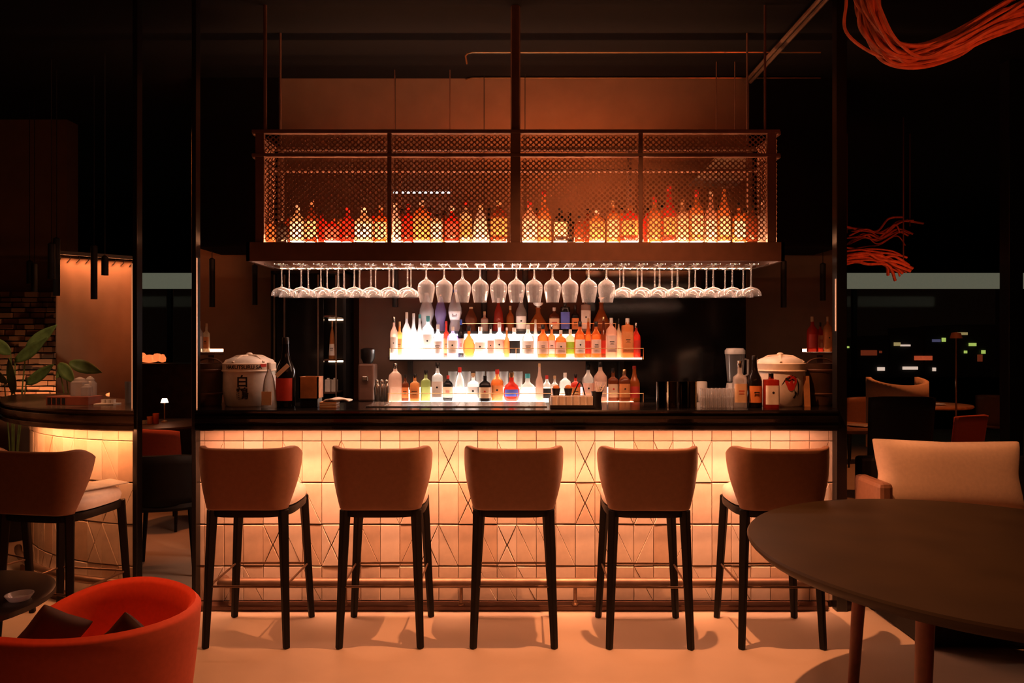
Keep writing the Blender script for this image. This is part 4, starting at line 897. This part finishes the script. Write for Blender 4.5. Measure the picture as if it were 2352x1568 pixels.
# bench with cream cushion at right
bn = thing('bench', (2.66, 3.87, 0), 'dark upholstered bench with arm, at right beyond the round table', 'bench')
ob('seat', MB().box((.0, 0, .30), (1.25, .60, .22)), M_leath, bn, smooth=0, bevel=.03)
ob('base', MB().box((0, 0, .10), (1.2, .55, .18)), M_blackmat, bn, smooth=0)
ob('backrest', MB().box((0, .36, .46), (1.25, .10, .80)), M_blackmat, bn, smooth=0, bevel=.02)
ob('arm', MB().box((-.665, .10, .50), (.08, .30, .56)), M_leath, bn, smooth=0, bevel=.025)
pillow('long_cushion', (X(2182, 3.95), 3.97, .80), (-.14, .02, 0), .86, .40, .17, M_cream, 'long plump cream cushion leaning on the bench at right', pw=.42)
tbl2 = None

# ------------------------------------------------------------------ beyond: dining room through the gaps
dining_chair(X(384, 4.85), 4.86, .25, 'black dining chair in the narrow gap left of the long bar', M_blackmat, M_leg, bw=.40, bh=.80)
def dtable(x, y, r, label, m=M_darkwood):
    t = thing('dining_table', (x, y, 0), label, 'table')
    ob('tabletop', MB().lathe([(0, .72), (r*.97, .72), (r, .735), (r*.99, .75), (0, .75)], 32), m, t)
    ob('pedestal', MB().lathe([(.22, 0), (.22, .015), (.045, .04), (.035, .70), (.12, .72)], 18), M_blackmat, t); return t
gx_, gy_ = X(375, 6.9), 6.9
dtable(gx_, gy_, .45, 'dark dining table with lit glasses seen through the left gap')
for i, (px, h, g) in enumerate(((345, .07, 'orange'), (358, .10, 'amber'), (330, .03, 'cream'))):
    tumbler(X(px, 6.85), 6.85, .75, .03, h, ['short orange', 'amber', 'low cream'][i]+' glass on the dining table in the left gap', 'glasses on the gap table', m=GL[g])
t = thing('candle_lamp', (X(378, 7.0), 7.0, .75), 'small glowing table lamp on the dining table in the left gap', 'lamp')
ob('stem', MB().lathe([(.03, 0), (.03, .01), (.006, .02), (.006, .19)], 12), M_brass, t); ob('shade', MB().lathe([(.035, .19), (.022, .23), (0, .23)], 14), glow('shade_glow', (1, .7, .45), 6), t)
lamp('POINT', 'candle_light', (X(378, 7.0), 6.95, 1.05), 1.2, AMBER, shadow_soft_size=.03)
for i, (px, py, w) in enumerate(((323, 818, .075), (343, 823, .085), (361, 820, .06), (373, 822, .04))):
    tag(ob('lantern', MB().lathe([(.01, -.05), (w*.9, -.04), (w, .0), (w*.5, .04), (0, .045)], 14), glow('lantern_glow', (1, .20, .05), 1.1), loc=W(px, py, 8.4)), f'red glowing lantern in the dining room gap, {ORD[i+1]} of four from left', 'lantern', 'red lanterns in the left gap')
sb = thing('sideboard', (X(350, 8.5), 8.5, 0), 'dark sideboard under the red lanterns seen in the left gap', 'cabinet')
ob('cabinet', MB().box((0, 0, .64), (1.3, .4, 1.28)), M_darkwood, sb, smooth=0, bevel=.01)
for sx in (-.32, .32): ob('door', MB().box((sx, -.205, .64), (.6, .012, 1.2)), M_darkwood, sb, smooth=0)
dining_chair(X(395, 6.0), 6.05, -.3, 'red-brown dining chair by the table in the left gap', M_red, M_leg, bh=.82)
# right-hand dining room
bk_ = dining_chair(X(2076, 5.97), 6.2, 0, 'black high-backed dining chair seen from behind, beyond the bench', M_blackmat, M_leg, bw=.55, bh=1.08)
tub2 = thing('lounge_chair', (X(2066, 7.3), 7.35, 0), 'cream curved lounge chair behind the black high-backed chair', 'armchair')
def lc(u, v):
    a = math.radians(-110+220*u); return (.29*math.sin(a), -.27*math.cos(a), .45+.70*v-.05*math.cos(a)*v)
o = ob('shell', MB().grid(lc, 24, 6), M_cream, tub2, smooth=60); s = o.modifiers.new('s', 'SOLIDIFY'); s.thickness = .05
ob('seat', MB().lathe([(0, .2), (.24, .2), (.26, .4), (.24, .46), (0, .47)], 24), M_leath, tub2)
ob('swivel_base', MB().lathe([(.2, 0), (.2, .012), (.03, .03), (.03, .2)], 16), M_black, tub2)
dtable(X(1945, 6.6), 6.7, .40, 'brown dining table left of the black high-backed chair', M_wood)
dtable(X(2130, 9.0), 9.0, .5, 'dining table in the middle of the far right room', M_wood)
dining_chair(X(2185, 6.9), 6.9, .4, 'red lit dining chair right of the black high-backed chair', M_red, M_leg, bh=.85)
dining_chair(X(2285, 9.3), 9.3, -.5, 'dark dining chair near the far windows at right', M_darkwood, M_leg)
dining_chair(X(1960, 8.9), 9.0, .3, 'brown dining chair near the far windows, left of the lounge chair', M_leath, M_leg)
t = thing('floor_lamp', (X(2196, 7.8), 7.8, 0), 'slim floor lamp pole with small head in the far right room', 'lamp')
ob('base', MB().lathe([(0, 0), (.14, 0), (.14, .015), (.01, .03)], 18), M_brass, t); ob('pole', MB().tube([(0, 0, .02), (0, 0, 1.6)], .010, 8), M_brass, t); ob('shade', MB().lathe([(.06, 1.57), (.045, 1.63), (0, 1.635)], 14), M_frame, t)
for i, (px, py, d, w, m, lab) in enumerate(((1944, 888, 6.6, .10, M_wood, 'orange wooden menu block standing on the brown dining table'),)):
    tag(ob('menu_block', MB().box((0, 0, .06), (w, .06, .12)), m, loc=(X(1940, d), d+.12, .75), smooth=0, bevel=.004), lab, 'block')
for i, (px, d) in enumerate(((1975, 6.65), (2110, 8.85), (2150, 8.9))):
    tag(ob('plate', MB().lathe([(0, .003), (.06, 0), (.11, .012), (.105, .015), (.06, .006), (0, .006)], 20), M_white, loc=(X(px, d), d, .75)), ['white plate on the brown dining table', 'left white plate on the middle dining table', 'right white plate on the middle dining table'][i], 'plate')
t = thing('table_lamp', (X(2118, 9.05), 9.05, .75), 'small white glowing lamp on the middle dining table at right', 'lamp')
ob('stem', MB().lathe([(.04, 0), (.04, .012), (.008, .02), (.008, .25)], 12), M_brass, t); ob('shade', MB().lathe([(.05, .25), (.04, .30), (0, .30)], 14), MATS['shade_glow'], t)
# city beyond the windows
city = [(2060, 790, 14, 8, 'y'), (2079, 793, 22, 4, 'w'), (2150, 782, 18, 6, 'b'), (2167, 780, 8, 9, 'g'), (2210, 766, 22, 6, 'y'), (2233, 791, 16, 7, 'g'), (2258, 808, 8, 8, 'g'), (2217, 808, 6, 6, 'g'), (2302, 861, 9, 5, 'w'), (2023, 847, 16, 8, 'w'), (2090, 845, 34, 7, 'w'), (1947, 797, 5, 4, 'g'), (2022, 808, 5, 5, 'r'), (2250, 822, 10, 16, 'r'), (2145, 848, 7, 8, 'w'), (2120, 822, 40, 10, 'r'), (1995, 810, 36, 12, 'r')]
CG = {'y': glow('city_amber', (1, .75, .3), .35), 'w': glow('city_white', (1, .75, .6), .8), 'b': glow('city_blue', (.5, .5, 1), .12), 'g': glow('city_green', (.75, 1, .2), .6), 'r': glow('city_red', (1, .15, .05), .12)}
for bi, (p0, p1, ty) in enumerate(((1935, 2040, 775), (2045, 2120, 770), (2125, 2200, 750), (2205, 2320, 745))):
    d = 40.0; a, e = X(p0, d), X(p1, d); zt3 = Z(ty, d)
    t = thing('city_building', ((a+e)/2, d, -6), f'dark city building with lit windows beyond the glass, {ORD[bi+1]} from left', 'building')
    ob('tower', MB().box((0, 2, (zt3+6)/2), (e-a, 4, zt3+6)), M_blackmat, t, smooth=0)
    for px, py, w, h, c in city:
        if p0-5 <= px <= p1+4:
            q = W(px, py, d-.02); ob('lit_window', MB().box((q.x-(a+e)/2, -.05, q.z+6), (w/F*d, .08, h/F*d)), CG[c], t, smooth=0)

# ------------------------------------------------------------------ strand chandeliers
def strands(name, label, path, nst, spread, r, seed, hang_to=None):
    rr = random.Random(seed); path = [Vector(p) for p in path]; o_ = path[len(path)//2]
    t = thing(name, o_, label, 'chandelier')
    for i in range(nst):
        off = Vector((rr.gauss(0, 1), rr.gauss(0, 1), rr.gauss(0, 1)))*spread; ph = rr.uniform(0, 6)
        pts = []
        N_ = len(path)
        # Catmull-Rom through jittered points
        P = [p+off*(1-.55*math.sin(PI*j/(N_-1)))+Vector((rr.gauss(0, 1), rr.gauss(0, 1), rr.gauss(0, 1)))*spread*.35 for j, p in enumerate(path)]
        for j in range(N_-1):
            p0, p1, p2, p3 = P[max(j-1, 0)], P[j], P[j+1], P[min(j+2, N_-1)]
            for k in range(8):
                s_ = k/8; pts.append(.5*((2*p1)+(p2-p0)*s_+(2*p0-5*p1+4*p2-p3)*s_*s_+(3*p1-p0-3*p2+p3)*s_**3)-o_)
        pts.append(P[-1]-o_)
        ob('strand', MB().tube(pts, rr.uniform(.6, 1.3)*r, 6), M_rope, t)
    if hang_to:
        q = path[0]-o_; ob('suspension', MB().tube([q, (q.x, q.y, 3.5-o_.z)], .006, 6), M_frame, t)
        q = path[-1]-o_; ob('suspension', MB().tube([q, (q.x, q.y, 3.5-o_.z)], .006, 6), M_frame, t)
d = 3.0
strands('strand_chandelier', 'big looping bundle of red strands hanging at the top right', [W(1985, -120, d), W(1985, -10, d), W(2000, 60, d), W(2045, 118, d), W(2110, 130, d), W(2190, 105, d-.05), W(2280, 60, d-.1), W(2370, 20, d-.1), W(2460, -40, d)], 22, .036, .0085, 2, True)
d = 6.3
strands('strand_chandelier', 'far tangle of thin red strands above the right dining room', [W(1915, 600, d), W(1965, 590, d), W(2010, 592, d), W(2050, 600, d), W(2075, 620, d)], 14, .05, .011, 4, True)
strands('strand_chandelier', 'upper far tuft of thin red strands near the right post', [W(1945, 540, d+.5), W(1985, 538, d+.5), W(2020, 545, d+.5), W(2060, 515, d+.5), W(2090, 520, d+.5)], 10, .06, .008, 9, True)
